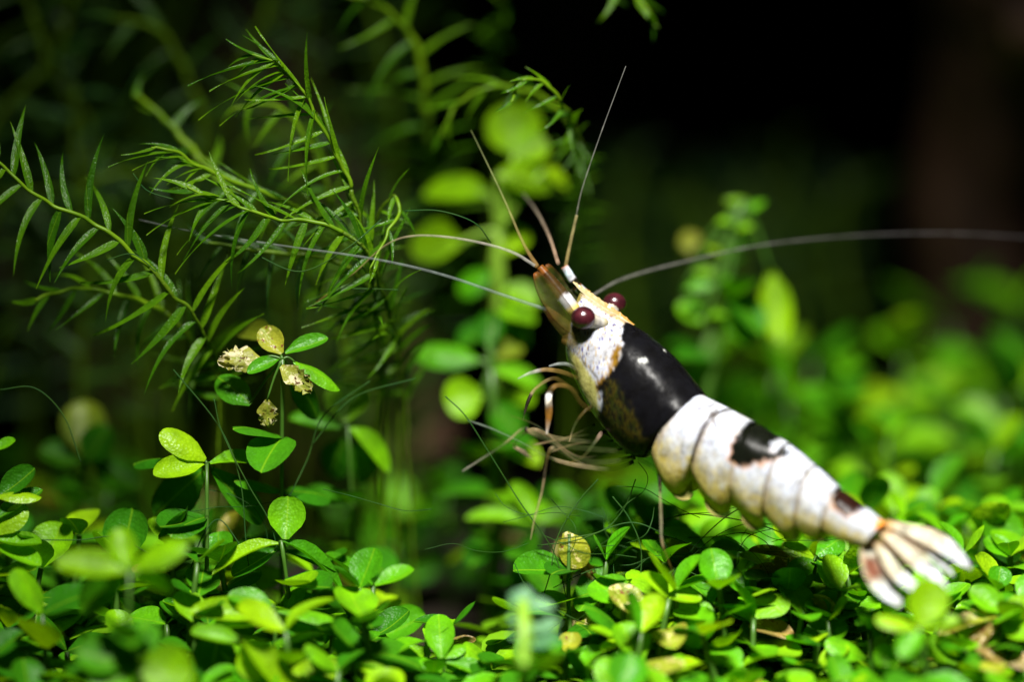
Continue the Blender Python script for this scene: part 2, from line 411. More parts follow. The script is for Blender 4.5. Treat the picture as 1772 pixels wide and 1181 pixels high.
hero('leafy_sprig', 'sprig holding one tall upright oval leaf over low side leaves', 'plant', (766, 1146, -2.5), [
    (764, 1140, 758, 1058, 52, .85, 0, .4), (760, 1148, 680, 1140, 40, .4, 0, -.4), (772, 1148, 856, 1160, 42, .35, 0, -.4), (770, 1140, 802, 1112, 30, .4, 0, .4), (766, 1150, 720, 1172, 40, .4, 0, -1)])
hero('leafy_sprig', 'broad soft sprig with swollen round leaves at the front corner', 'plant', (235, 1150, -9.5), [
    (240, 1150, 330, 1168, 90, .75, 0, -.6, 'leaf_lit'), (230, 1148, 130, 1130, 80, .6, 0, 0, LD), (232, 1152, 160, 1200, 80, .6, 0, -1), (236, 1140, 250, 1070, 70, .7, .5, 1, LD), (236, 1140, 200, 1085, 70, .7, 1.5, 2, LD)])
hero('leafy_sprig', 'sprig with one round dark leaf facing out beside a bright arch leaf', 'plant', (420, 1110, -5), [
    (380, 1090, 362, 1180, 76, .9, 1, .4, LD), (420, 1108, 512, 1168, 54, .5, -1, -2, 'leaf_lit'), (420, 1112, 330, 1098, 44, .4, 0, 0), (424, 1115, 452, 1180, 60, .7, 0, -.5)])
hero('leafy_sprig', 'cut-off sprig with stacked leaves at the tank edge of the carpet', 'plant', (-10, 930, -1), [
    (-6, 925, 40, 872, 50, .6, 0, 0), (-8, 935, 72, 945, 40, .35, 0, -.5), (-8, 945, 70, 972, 44, .4, 0, -1), (-8, 900, 70, 842, 40, .4, 0, .6, LD), (-4, 860, 62, 812, 46, .6, .4, .6, LD), (-10, 860, 70, 850, 34, .4, 0, 0), (-12, 780, 28, 764, 30, .4, 0, 0)])
hero('leafy_sprig', 'olive sprig with large blurred leaves behind the left carpet', 'plant', (150, 800, 11), [
    (150, 790, 140, 690, 80, .8, 0, .5, 'leaf_olive'), (155, 800, 240, 830, 60, .5, 0, -.5, LD), (145, 805, 70, 780, 60, .5, 0, .5, LD), (150, 800, 180, 740, 60, .7, -1, -1.5, LD)])
hero('leafy_sprig', 'pale leaf with chewed tip on a thread-wrapped sprig under the shrimp', 'plant', (985, 925, 0.8), [
    (978, 922, 1008, 982, 54, .85, 0, -.3, LY, 'round'), (985, 930, 940, 968, 36, .4, 3, 3.5, LY), (990, 960, 1035, 1002, 30, .7, .8, .6, LB, 'chewed'), (985, 980, 975, 1012, 34, .7, .6, .5, LY, 'chewed')])
hero('leafy_sprig', 'single flat oval leaf sprig in the gap below the shrimp', 'plant', (1102, 1030, 0.2), [(1100, 1027, 1170, 1024, 34, .5, 0, .2), (1100, 1032, 1050, 1060, 30, .3, 0, 0), (1102, 1032, 1120, 1070, 30, .4, 0, -.6, LD)])
hero('leafy_sprig', 'blurred sprig with arching leaves behind the shrimp front legs', 'plant', (935, 915, 9), [
    (930, 910, 822, 862, 44, .4, 0, 0), (935, 905, 884, 838, 40, .5, 0, .6), (940, 905, 1000, 880, 46, .5, 0, 0), (940, 910, 930, 860, 40, .7, .5, 1), (932, 920, 880, 1010, 46, .6, 0, -.5, LD)])
hero('leafy_sprig', 'blurred sprig with lifted wing leaves behind the shrimp belly', 'plant', (1010, 900, 9), [
    (1012, 890, 1092, 848, 44, .4, 0, .4), (1006, 890, 960, 836, 44, .6, .6, 1), (1010, 900, 1060, 915, 40, .5, 0, -.5, LD)])
hero('leafy_sprig', 'sprig with pointed leaf and browned companion under the tail base', 'plant', (1412, 968, 0.6), [
    (1408, 966, 1358, 934, 40, .45, 0, 0), (1414, 962, 1458, 926, 44, .55, 0, .6), (1418, 966, 1486, 962, 32, .4, 0, 0), (1410, 972, 1366, 988, 40, .6, -.4, -1.2), (1416, 974, 1450, 1010, 34, .6, -.2, -.6)])
hero('withered_sprig', 'withered curling brown leaves beside the pointed green sprig', 'plant', (1362, 1000, 0), [
    (1360, 990, 1302, 972, 26, .5, 0, -.3, LB), (1366, 968, 1304, 940, 28, .4, .4, 0, LB), (1364, 1000, 1382, 1035, 28, .6, 0, -.2, LB, 'chewed')])
hero('leafy_sprig', 'sprig with a broad upright leaf touching the tail fan', 'plant', (1590, 1088, -8.5), [
    (1590, 1085, 1620, 1005, 70, .85, 0, .2, 'leaf_lit'), (1585, 1090, 1520, 1062, 40, .4, 0, 0), (1595, 1090, 1660, 1070, 36, .4, 0, 0), (1590, 1092, 1560, 1130, 44, .5, 0, -.8)])
hero('leafy_sprig', 'sprig with toothed leaves and a curled brown one beside the tail', 'plant', (1735, 1065, -4), [
    (1732, 1060, 1686, 1014, 48, .6, 0, 0), (1738, 1062, 1790, 1030, 44, .5, 0, 0), (1730, 1068, 1632, 1066, 40, .4, 0, -.6, LY), (1728, 1078, 1660, 1125, 34, .5, -.4, -.8, LB), (1738, 1072, 1780, 1110, 50, .6, 0, -1)])
hero('withered_sprig', 'yellow and brown edged leaves low in the corner carpet', 'plant', (1740, 1150, -6), [
    (1738, 1146, 1690, 1118, 34, .5, 0, 0, LB, 'chewed'), (1742, 1150, 1700, 1150, 40, .4, 0, -.6, LY), (1744, 1150, 1800, 1135, 40, .5, 0, 0, LB)])
# blurred plants between shrimp and background
hero('stem_plant', 'tall blurred stem with bright rounded leaves behind the antennae', 'plant', (862, 400, 14), [
    (905, 272, 876, 180, 100, .8, .5, 1, 'leaf_lit'), (890, 268, 945, 240, 66, .7, 0, 0, 'leaf_lit'), (860, 302, 945, 302, 60, .7, -.5, -1, 'leaf_lit'), (940, 295, 985, 306, 34, .5, 0, 0), (850, 340, 744, 300, 60, .6, 0, 0, 'leaf_lit'),
    (800, 420, 712, 410, 78, .8, 0, 0, 'leaf_lit'), (870, 440, 900, 380, 60, .8, .5, 1), (850, 470, 790, 500, 60, .5, .5, .5), (870, 500, 930, 520, 60, .5, .5, 0), (860, 560, 920, 580, 60, .6, 0, 0)], r=.34, stem='stem_bright', foot=(-1.2, 15))
hero('stem_plant', 'blurred low stem of layered leaves just behind the shrimp head', 'plant', (850, 640, 11), [
    (830, 625, 722, 600, 56, .6, 0, 0, 'leaf'), (850, 640, 940, 655, 46, .5, 0, 0), (835, 680, 770, 700, 76, .8, 0, 0), (845, 600, 850, 540, 50, .7, 0, .5, LD), (860, 620, 900, 590, 44, .6, .5, 1, 'leaf_olive'), (850, 700, 900, 745, 60, .7, .5, 0, LD), (860, 545, 930, 540, 52, .5, .5, 1)], r=.3, foot=(-1, 12))
hero('stem_plant', 'blurred spiky stem of tiny leaves behind the shrimp back', 'plant', (1288, 350, 14),
    [(1290 - i * 6 + R.uniform(-6, 6), 352 + i * 15, 1290 - i * 6 + (38 if i % 2 else -38) + R.uniform(-8, 8), 345 + i * 15 + R.uniform(-14, 10), 22, .5, R.uniform(-.5, .5), R.uniform(-1, 1), 'leaf', 'small') for i in range(14)] +
    [(1334, 470, 1350, 590, 60, .8, 1, 0), (1200, 440, 1190, 400, 40, .7, 2, 2, LY), (1220, 560, 1180, 520, 46, .6, 0, 0), (1250, 540, 1300, 600, 40, .6, 0, 0), (1180, 500, 1240, 470, 40, .5, 0, 0)], r=.3, foot=(8.0, 15))
hero('stem_plant', 'blurred blue-green topped stem standing foremost in the carpet', 'plant', (905, 1040, -10), [
    (905, 1040, 880, 1032, 34, .6, 0, 0, 'leaf_blue', 'small'), (905, 1040, 912, 1018, 30, .7, 0, .4, 'leaf_blue', 'small'), (907, 1046, 960, 1050, 30, .5, 0, 0, 'leaf_blue', 'small'), (906, 1048, 938, 1036, 24, .5, 0, 1, 'leaf_blue', 'small'),
    (912, 1080, 878, 1070, 30, .5, 0, 0, 'leaf_blue', 'small'), (914, 1090, 970, 1080, 36, .5, 0, 0, 'leaf_blue', 'small'), (916, 1100, 880, 1098, 30, .5, 0, 0, 'leaf_blue', 'small'), (918, 1112, 968, 1104, 34, .6, 0, -1, 'leaf_blue', 'small'), (922, 1130, 884, 1126, 34, .5, 0, 0, 'leaf', 'small'), (924, 1140, 972, 1128, 34, .5, 0, 0, 'leaf', 'small')],
    r=.34, stem='stem_bright', foot=(1.6, -16))

# ------------------------------------------------------------------ carpet sprigs, scattered over the slope
def sprig(x, y, h, size, label, group, mats, nl=None, key='round'):
    z = ground(x, y); ft = Vector((x, y, z)); root = empty('carpet_sprig', ft)
    top = Vector((x + R.uniform(-.8, .8), y + R.uniform(-.8, .6), z + h))
    stem_to_ground(root, ft, top, ft, 0.17)
    a0 = R.uniform(0, 6.28)
    used = set()
    for k in range(nl or R.choice((6, 7, 8, 8))):
        pair = k // 2; a = a0 + (k % 2) * math.pi + pair * 1.57 + R.uniform(-.35, .35)
        lev = top - (top - ft) * 0.2 * pair
        el = R.uniform(0.30, 0.95) - pair * 0.20 + (0.35 if pair == 0 and R.random() < .4 else 0)
        L = size * R.uniform(.72, 1.2) * (1.0 + .12 * pair)
        dv = Vector((math.cos(a) * math.cos(el), math.sin(a) * math.cos(el), math.sin(el)))
        up = Vector((-math.cos(a) * math.sin(el), -math.sin(a) * math.sin(el), math.cos(el))) + VIEW * R.uniform(0, .5)
        m = R.choices(mats[0], mats[1])[0]; used.add(m)
        add_leaf(root, ft, lev + dv * 0.08, lev + dv * L, L * R.uniform(.66, .90), up, key, m, twist=R.uniform(-.35, .35))
    if 'leaf_brown' in used: label += ', with a browned leaf'
    elif 'leaf_yellow' in used: label += ', with a yellowed leaf'
    return tag(root, label, 'plant', group)
FRESH = (['leaf', LD, LY, LB], [0.85, .11, .03, .01])
MIXED = (['leaf', LD, LY, LB], [0.5, .47, .02, .01])
def scatter(n, region, hmul, size, label, group, mats, mind, tries=6000):
    pts = []; c = 0
    while len(pts) < n and c < tries:
        c += 1
        px, d = R.uniform(*region[0]), R.uniform(*region[1])
        q = P(px, 900, d); x, y = q.x, q.y
        cz = canopy(x, y)
        ix, iy, _ = project(Vector((x, y, cz)))
        if not region[2](ix, iy): continue
        if any((x - a) ** 2 + (y - b) ** 2 < mind ** 2 for a, b in pts): continue
        pts.append((x, y))
        sprig(x, y, STEM_H * R.uniform(*hmul), size * R.uniform(.85, 1.15), label, group, mats)
    return len(pts)
print('right', scatter(165, ((1060, 1850), (-12, 10), lambda x, y: y < 1260), (.72, 1.1), 1.85,
    'low bright green round-leaved sprig in the carpet under the shrimp tail', 'carpet sprigs below the tail', FRESH, 1.3))
print('left', scatter(72, ((-80, 640), (-11, 6), lambda x, y: y < 1260), (.6, 1.25), 2.05,
    'low round-leaved sprig among the taller single sprigs of the left carpet', 'carpet sprigs left of the hollow', MIXED, 1.9))
print('mid', scatter(20, ((640, 1060), (-9, 3), lambda x, y: 1040 < y < 1260), (.55, .95), 1.9,
    'small round-leaved sprig in the carpet below the shrimp front legs', 'carpet sprigs below the front legs', MIXED, 1.9))
print('midback', scatter(9, ((560, 1240), (10, 28), lambda x, y: True), (.5, .95), 2.3,
    'dim blurred sprig in the hollow behind the shrimp legs', 'sprigs in the hollow', MIXED, 3.0))
print('rback', scatter(34, ((1080, 2000), (11, 60), lambda x, y: True), (.6, 1.2), 2.9,
    'soft blurred green sprig in the bank behind the tail', 'sprigs of the bank behind the shrimp', MIXED, 3.6))
print('lback', scatter(18, ((-200, 560), (8, 36), lambda x, y: True), (.5, 1.0), 2.3,
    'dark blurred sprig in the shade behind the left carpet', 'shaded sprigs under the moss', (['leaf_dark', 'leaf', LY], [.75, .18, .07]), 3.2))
# taller clumps on the bank at right
for (px, py, d, sz) in [(1330, 640, 36, 3.2), (1400, 625, 38, 3.4), (1470, 630, 36, 3.2), (1540, 615, 40, 3.6), (1360, 690, 30, 2.8), (1450, 700, 30, 2.8), (1660, 560, 52, 4.6), (1600, 640, 44, 3.2),
                        (1660, 700, 34, 3.0), (1720, 690, 34, 3.2), (1770, 650, 40, 3.4), (1750, 560, 50, 4.0), (1700, 780, 26, 3.0), (1770, 800, 26, 3.0), (1640, 860, 18, 2.6), (1760, 540, 54, 3.6), (1250, 640, 30, 2.8), (1560, 760, 24, 2.4), (1490, 760, 26, 2.4)]:
    d *= .68; sz *= .9
    nd = P(px, py, d); g = ground(nd.x, nd.y)
    sprig(nd.x, nd.y, max(2.0, nd.z - g), sz, 'tall blurred bright clump rising from the bank behind the tail', 'tall clumps on the bank', (['leaf', LD, LY], [.62, .35, .03]), nl=8)  # share of dark leaves stands in for weaker light on the bank

# undergrowth: small leaves down between the sprigs that nobody could count
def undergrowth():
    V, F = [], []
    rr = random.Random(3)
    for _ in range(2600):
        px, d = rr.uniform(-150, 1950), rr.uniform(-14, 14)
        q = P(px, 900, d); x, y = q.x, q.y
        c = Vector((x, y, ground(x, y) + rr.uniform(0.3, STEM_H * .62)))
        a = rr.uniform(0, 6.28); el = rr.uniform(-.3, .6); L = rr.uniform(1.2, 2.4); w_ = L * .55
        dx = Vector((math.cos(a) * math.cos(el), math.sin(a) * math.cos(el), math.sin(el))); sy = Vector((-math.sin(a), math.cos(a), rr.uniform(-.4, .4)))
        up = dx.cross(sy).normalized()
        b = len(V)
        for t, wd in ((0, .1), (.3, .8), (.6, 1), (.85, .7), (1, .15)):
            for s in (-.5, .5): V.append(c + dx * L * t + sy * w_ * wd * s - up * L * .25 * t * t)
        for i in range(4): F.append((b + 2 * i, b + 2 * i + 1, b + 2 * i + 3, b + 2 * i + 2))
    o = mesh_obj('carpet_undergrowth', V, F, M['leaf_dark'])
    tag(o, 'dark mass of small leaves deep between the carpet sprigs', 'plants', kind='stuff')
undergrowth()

# ------------------------------------------------------------------ moss fronds
def frond(label, pts, llen, lwid, spacing, mat='moss', ang=(0.75, 0.75), droop=(0.3, 0.3), group=None, r=0.13, tipfan=True, face=0.75, name='moss_frond', taper=True, start=0.0, extra=()):
    """pts: (px,py,d) from the growing tip to the foot; leaflets leave the stem on both sides and point towards the tip"""
    p3 = [P(*p) for p in pts]
    e = p3[-1]; foot = Vector((e.x + R.uniform(-1, 1), e.y + R.uniform(0, 2), 0)); foot.z = min(ground(foot.x, foot.y), e.z - .5) - .3
    root = empty(name, foot)
    cl = catmull(p3 + [foot], 12); n = len(cl)
    for i in range(2, n - 2): cl[i] = cl[i] + Vector((noise.noise(cl[i] * 1.1), noise.noise(cl[i] * 1.1 + Vector((9, 0, 0))), noise.noise(cl[i] * 1.1 + Vector((0, 9, 0))))) * .16
    cut = max(4, int((n - 13) * .62))
    V, F = tube(cl[:cut + 1], lambda t: r * (0.5 + 0.55 * t), 7)
    mesh_obj('stem', V, F, M['stem_moss' if mat == 'moss' else mat], root, origin=foot)
    V, F = tube(cl[cut:], lambda t: r * (1.05 - 0.7 * t), 6)
    mesh_obj('lower_stem', V, F, M['moss_shaded'], root, origin=foot)
    for bx, by, tx, ty in extra:              # the long arching leaflets of the tip, one by one
        dd_ = pts[0][2]
        add_leaf(root, foot, P(bx, by, dd_ + .1), P(tx, ty, dd_ + R.uniform(-.8, .3)), lwid * 1.05, UP + VIEW * .35, 'needle', mat, name='leaflet', var=R.choice((1, 2, 3)))
    acc = 0.0; side = 1; total = sum((cl[i + 1] - cl[i]).length for i in range(n - 13)); run = 0.0
    nxt = 0.15
    for i in range(n - 1):
        seg = cl[i + 1] - cl[i]; L = seg.length
        while nxt <= run + L:
            t = (nxt - run) / L; b = cl[i] + seg * t; f = nxt / total
            if start <= f <= 1:
                T = (-seg).normalized()                    # towards the tip
                nv = (VIEW * face + UP * (1 - face)).normalized()
                S = T.cross(nv).normalized() * side
                k = 0 if side > 0 else 1
                a = ang[k] * R.uniform(.82, 1.15) * (0.35 + 0.65 * smooth(0, .18, f) if tipfan else 1)
                dv = T * math.cos(a) + S * math.sin(a) + nv * R.uniform(-.25, .3)
                dv += Vector((0, 0, -droop[k])) * R.uniform(.5, 1.2)
                dv.normalize()
                ll = llen * R.uniform(.78, 1.15) * ((0.55 + .45 * smooth(0, .15, f)) * (1 - 0.25 * smooth(.7, 1, f)) if taper else 1)
                up = nv * .7 + Vector((0, 0, .5)) + S * R.uniform(-.3, .3)
                add_leaf(root, foot, b, b + dv * ll, lwid * R.uniform(.8, 1.2), up, 'needle', mat, name='leaflet')
            side = -side; nxt += spacing * R.uniform(.8, 1.2)
        run += L
    return tag(root, label, 'moss', group)

frond('bright feathery moss frond reaching out of the tank edge at left', [(-60, 215, -1), (0, 282, -.6), (75, 345, -.3), (160, 385, 0), (235, 440, .3), (300, 510, .8), (350, 570, 2), (380, 700, 5)], 3.7, .46, .52, ang=(.8, 1.2), droop=(-.05, .3), r=.12, tipfan=False)
frond('bright feathery moss frond with a pale tuft at its tip', [(322, 322, -.2), (360, 340, -.2), (420, 360, 0), (470, 378, .2), (540, 384, .4), (600, 405, .6), (640, 450, 1), (680, 560, 4), (700, 700, 8)], 3.2, .36, .44, ang=(.42, 1.1), droop=(.0, .45), r=.11, extra=[(400, 350, 256, 326), (395, 345, 250, 362), (410, 356, 290, 405), (430, 365, 285, 430), (380, 340, 300, 315)])
frond('tall moss frond curling over at its top', [(430, 94, .2), (475, 108, .2), (518, 150, .2), (548, 205, .5), (580, 265, .8), (610, 335, 1.2), (632, 420, 1.8), (650, 520, 3), (660, 700, 8)], 3.4, .30, .40, ang=(.10, .75), droop=(.1, .85), r=.10, extra=[(482, 104, 322, 114), (492, 112, 358, 128), (500, 122, 396, 132), (510, 134, 336, 154), (520, 150, 372, 172), (530, 160, 470, 300), (545, 190, 505, 330)])
frond('thin moss frond with bent tip above the tufted frond', [(262, 256, 1), (310, 262, 1.2), (345, 290, 1.6), (420, 320, 2.4), (500, 350, 3), (580, 395, 3.6), (650, 470, 5), (690, 640, 8)], 2.6, .26, .62, extra=[(300, 264, 186, 264), (318, 272, 230, 268), (350, 292, 285, 300), (345, 292, 300, 322)], ang=(.2, .8), droop=(.05, .4), r=.13)
frond('small arched moss tip hooked above the blurred round leaves', [(884, 178, 2), (905, 138, 2), (935, 142, 2.4), (965, 168, 3), (985, 205, 5), (1000, 260, 9), (1005, 340, 15), (1000, 560, 22)], 1.7, .24, .5, ang=(.5, .9), droop=(.2, .8), r=.1)
frond('dim moss frond drooping beneath the left bright frond', [(60, 520, 3), (130, 500, 3), (200, 505, 3), (280, 540, 4), (330, 590, 5), (380, 700, 8)], 2.9, .34, .62, mat='moss', ang=(.9, 1.0), droop=(.3, .4))
frond('faint moss frond beneath the tufted frond with long hanging leaflets', [(360, 420, 2.5), (420, 430, 2.6), (500, 440, 2.8), (570, 450, 3.2), (630, 490, 4), (670, 600, 7)], 3.2, .3, .6, mat='moss_shaded', ang=(.7, 1.2), droop=(.2, .6))
frond('blurred moss stem ending in a leafy knob between the fronds', [(235, 165, 9), (270, 190, 8.5), (320, 245, 8), (370, 300, 7.5), (430, 360, 7), (520, 460, 8), (600, 640, 12)], 2.0, .5, 1.3, mat='moss', ang=(1.2, 1.2), droop=(0, 0), r=.2)
frond('blurred moss frond entering from above with pale arching leaflets', [(600, -10, 10), (650, 5, 10), (700, 45, 11), (725, 105, 12), (735, 170, 13), (740, 260, 15), (745, 420, 20), (740, 620, 26)], 3.4, .42, .9, mat='moss', ang=(.9, 1.2), droop=(.25, .3), r=.22)
frond('blurred moss tip hanging in from the top above the black gap', [(1132, 40, 7), (1110, 5, 7), (1060, -30, 8), (980, -60, 10), (900, -60, 14), (860, 60, 20), (850, 300, 28)], 2.4, .45, .8, mat='moss', ang=(.4, .5), droop=(.2, .5), start=.0)
frond('pale moss frond behind the curled frond with faint leaflets', [(400, 190, 6), (450, 180, 6), (500, 200, 6.5), (540, 260, 7), (570, 340, 8), (600, 480, 11)], 2.6, .34, .8, mat='moss', ang=(.5, .9), droop=(.1, .6))
frond('blurred arched moss frond above the round blurred leaves', [(760, 240, 8), (800, 170, 8), (860, 150, 8), (930, 165, 9), (985, 215, 10), (1003, 290, 12), (990, 480, 20)], 2.2, .3, 1.1, mat='moss', ang=(.3, .4), droop=(.1, .5), r=.14)
frond('thin moss frond tip touching the shrimp antenna crossing', [(640, 470, .2), (655, 440, .4), (672, 400, .8), (690, 372, 1.4), (680, 340, 2.2), (640, 420, 4), (650, 600, 7)], 1.9, .24, .7, mat='moss', ang=(.9, .9), droop=(.3, .5), r=.09)
# background tangle of moss
BG = []
for i in range(40):
    px = R.uniform(-120, 700); py = R.uniform(-60, 480); d = R.uniform(16, 42)
    BG.append((px, py, d))
for (px, py, d) in BG:
    a = R.uniform(-2.6, -.4); Ls = R.uniform(260, 420)
    pts = []
    q = [px, py, d]
    bend = R.uniform(-.25, .25)
    tip = (px + math.cos(a) * 150, py + math.sin(a) * 90, d - 2)
    pts = [tip, ((tip[0] + px) / 2 + R.uniform(-20, 20), (tip[1] + py) / 2 - 20, d - 1), (px, py, d), (px + R.uniform(-60, 60), py + 150, d + 2), (px + R.uniform(-90, 90), py + 330, d + 4)]
    frond('dim blurred moss frond in the tangle behind the bright fronds', pts, 3.4, .5, 1.3, mat=R.choice(['moss_shaded', 'moss_shaded', 'moss_shaded', 'moss_bluish']), ang=(.9, 1.0), droop=(.2, .4), group='background moss tangle', r=.2)
for i in range(9):
    px = R.uniform(560, 760); d = R.uniform(24, 40); py = R.uniform(480, 640)
    frond('dark moss frond standing in the hollow behind the nibbled sprig', [(px + R.uniform(-60, 60), py - 110, d), (px, py, d), (px + R.uniform(-30, 30), py + 130, d), (px, py + 260, d)], 3.4, .6, 1.0, mat='moss_shaded', ang=(.9, 1.0), droop=(.2, .4), group='hollow moss', r=.2)
for i in range(22):
    px = R.uniform(1010, 1480); d = R.uniform(48, 62); py = R.uniform(340, 400)
    pts = [(px + R.uniform(-70, 70), py - R.uniform(20, 70) if i % 6 else py - 110, d), (px + R.uniform(-20, 20), py, d), (px, py + 110, d), (px + R.uniform(-30, 30), py + 260, d)]
    frond('dark blurred moss tuft on the far bank against the black back', pts, 3.6, .7, 1.5, mat='moss_bluish' if i % 2 else 'moss_shaded', ang=(1, 1), droop=(.2, .2), group='far moss tufts', r=.3)

# ------------------------------------------------------------------ the shrimp
def vcol_mat(name, rough, coat, sss=0.0, alpha=None, speck=True, spec=0.4):
    g = N(name); at = g.n('ShaderNodeAttribute', attribute_name='pigment'); geo = g.n('ShaderNodeNewGeometry')
    c = at.outputs['Color']
    if speck:
        n1 = g.n('ShaderNodeTexNoise', {'Vector': geo.outputs['Position'], 'Scale': 3500.0, 'Detail': 4.0, 'Roughness': 0.7})
        n4 = g.n('ShaderNodeTexNoise', {'Vector': geo.outputs['Position'], 'Scale': 1100.0, 'Detail': 5.0, 'Roughness': 0.6})
        c = g.mix(0.8, c, g.ramp(n1.outputs[0], [(0.30, (0.55, 0.53, 0.50)), (0.54, (1, 1, 1))]), 'MULTIPLY')
        c = g.mix(0.8, c, g.ramp(n4.outputs[0], [(0.32, (0.62, 0.58, 0.46)), (0.57, (1, 1, 1))]), 'MULTIPLY')
    n2 = g.n('ShaderNodeTexNoise', {'Vector': geo.outputs['Position'], 'Scale': 1800.0, 'Detail': 3.0})
    b = g.n('ShaderNodeBump', {'Height': n2.outputs[0], 'Strength': 0.18, 'Distance': 0.0002})
    rr = g.ramp(n2.outputs[0], [(0.3, (rough,) * 3), (0.7, (rough + .15,) * 3)])
    ins = {'Base Color': c, 'Roughness': rr, 'Normal': b.outputs[0], 'Coat Weight': coat, 'Coat Roughness': 0.12, 'Coat IOR': 1.3, 'Specular IOR Level': spec}
    if sss: ins.update({'Subsurface Weight': sss, 'Subsurface Radius': (0.8, 0.8, 0.5), 'Subsurface Scale': 0.00045})
    sh = g.n('ShaderNodeBsdfPrincipled', ins).outputs[0]
    if alpha is not None:
        tp = g.n('ShaderNodeBsdfTransparent')
        sh = g.n('ShaderNodeMixShader', {0: at.outputs['Alpha'], 1: tp.outputs[0], 2: sh}).outputs[0]
    return g.surf(sh)
M['shell'] = vcol_mat('shrimp_shell', 0.20, 0.0, sss=0.4, alpha=True, spec=0.05)
M['flesh'] = vcol_mat('shrimp_limb', 0.32, 0.08, alpha=True, speck=False, spec=0.15)
M['eye'] = simple('shrimp_eye', (0.060, 0.010, 0.014), 0.22, (0.016, 0.003, 0.005), scale=1800.0, spec=0.6)

def set_pigment(o, cols):
    at = o.data.color_attributes.new('pigment', 'FLOAT_COLOR', 'POINT')
    flat = []
    for c in cols: flat += [c[0], c[1], c[2], c[3] if len(c) > 3 else 1.0]
    at.data.foreach_set('color', flat)

# rings of the body: dorsal pixel, ventral pixel, half width mm, depth of the centre
CAR = [((1004, 507), (980, 590), 1.42, .8), ((1022, 518), (982, 620), 1.50, .75), ((1052, 537), (996, 655), 1.6, .6), ((1086, 557), (1014, 694), 1.75, .3), ((1120, 577), (1036, 727), 1.95, -.1),
       ((1153, 603), (1064, 762), 2.05, -.5), ((1183, 634), (1092, 786), 2.0, -.9), ((1207, 665), (1120, 790), 1.9, -1.2), ((1224, 690), (1146, 768), 1.8, -1.5)]
def c2(x, y): return (1100 + x / 2.747, 640 + y / 2.747)
SEG = [  # (start D, V), (mid V lowest), (end D, V), half width
    ((1214, 684), (1136, 790), (1168, 848), (1264, 709), (1200, 826), 1.70),
    ((1262, 708), (1204, 822), (1244, 879), (1309, 732), (1272, 864), 1.66),
    ((1307, 731), (1268, 860), (1308, 904), (1367, 768), (1324, 894), 1.58),
    ((1366, 767), (1326, 888), (1362, 925), (1413, 807), (1378, 920), 1.42),
    ((1412, 806), (1380, 914), (1408, 930), (1453, 845), (1424, 926), 1.22),
    ((1452, 844), (1424, 918), (1460, 936), (1533, 908), (1496, 950), 1.00)]
DEPTHS = [-1.5, -2.2, -2.9, -3.7, -4.4, -5.0, -5.9]
NV = 112
rings = []   # (D, V, hw, d, belly)
d_s = [Vector((c[0][0], c[0][1], 0)) for c in CAR]; v_s = [Vector((c[1][0], c[1][1], 0)) for c in CAR]; h_s = [Vector((c[2], c[3], 0)) for c in CAR]
dd, vv, hh = catmull(d_s, 13), catmull(v_s, 13), catmull(h_s, 13)
for a, b, h in zip(dd, vv, hh): rings.append((a, b, h.x, h.y, 0))
rings.append(rings[-1]); NCAR = len(rings)
for si, (ds, vs, vm, de, ve, hw) in enumerate(SEG):
    n = 17
    for k in range(n):
        t = k / (n - 1)
        a = Vector((*ds, 0)).lerp(Vector((*de, 0)), t)
        vb = Vector((*vs, 0)).lerp(Vector((*ve, 0)), t)
        low = Vector((*vm, 0)) - Vector((*vs, 0)).lerp(Vector((*ve, 0)), 0.5)
        vb = vb + low * (1.06 if si < 4 else 1.0) * (math.sin(math.pi * t) ** 0.8)
        vb = vb + (vb - a) * 0.02
        nrm = (a - vb).normalized()
        bul = 2.4 * math.sin(math.pi * min(1, t * .75 + .12)) - (7.0 if k == 0 else (3.0 if k == 1 else 0))
        a = a + nrm * bul
        hw2 = hw - 0.10 * t + 0.05 * math.sin(math.pi * t) - (0.16 if k == 0 else (.06 if k == 1 else 0))
        rings.append((a, vb, hw2, DEPTHS[si] + (DEPTHS[si + 1] - DEPTHS[si]) * t, 1))
    rings.append(rings[-1])
cent = [P((a.x + b.x) / 2, (a.y + b.y) / 2, d) for a, b, h, d, _ in rings]
ROLL = math.radians(16)
BV, ringpix = [], []
NR = len(rings)
axes = []
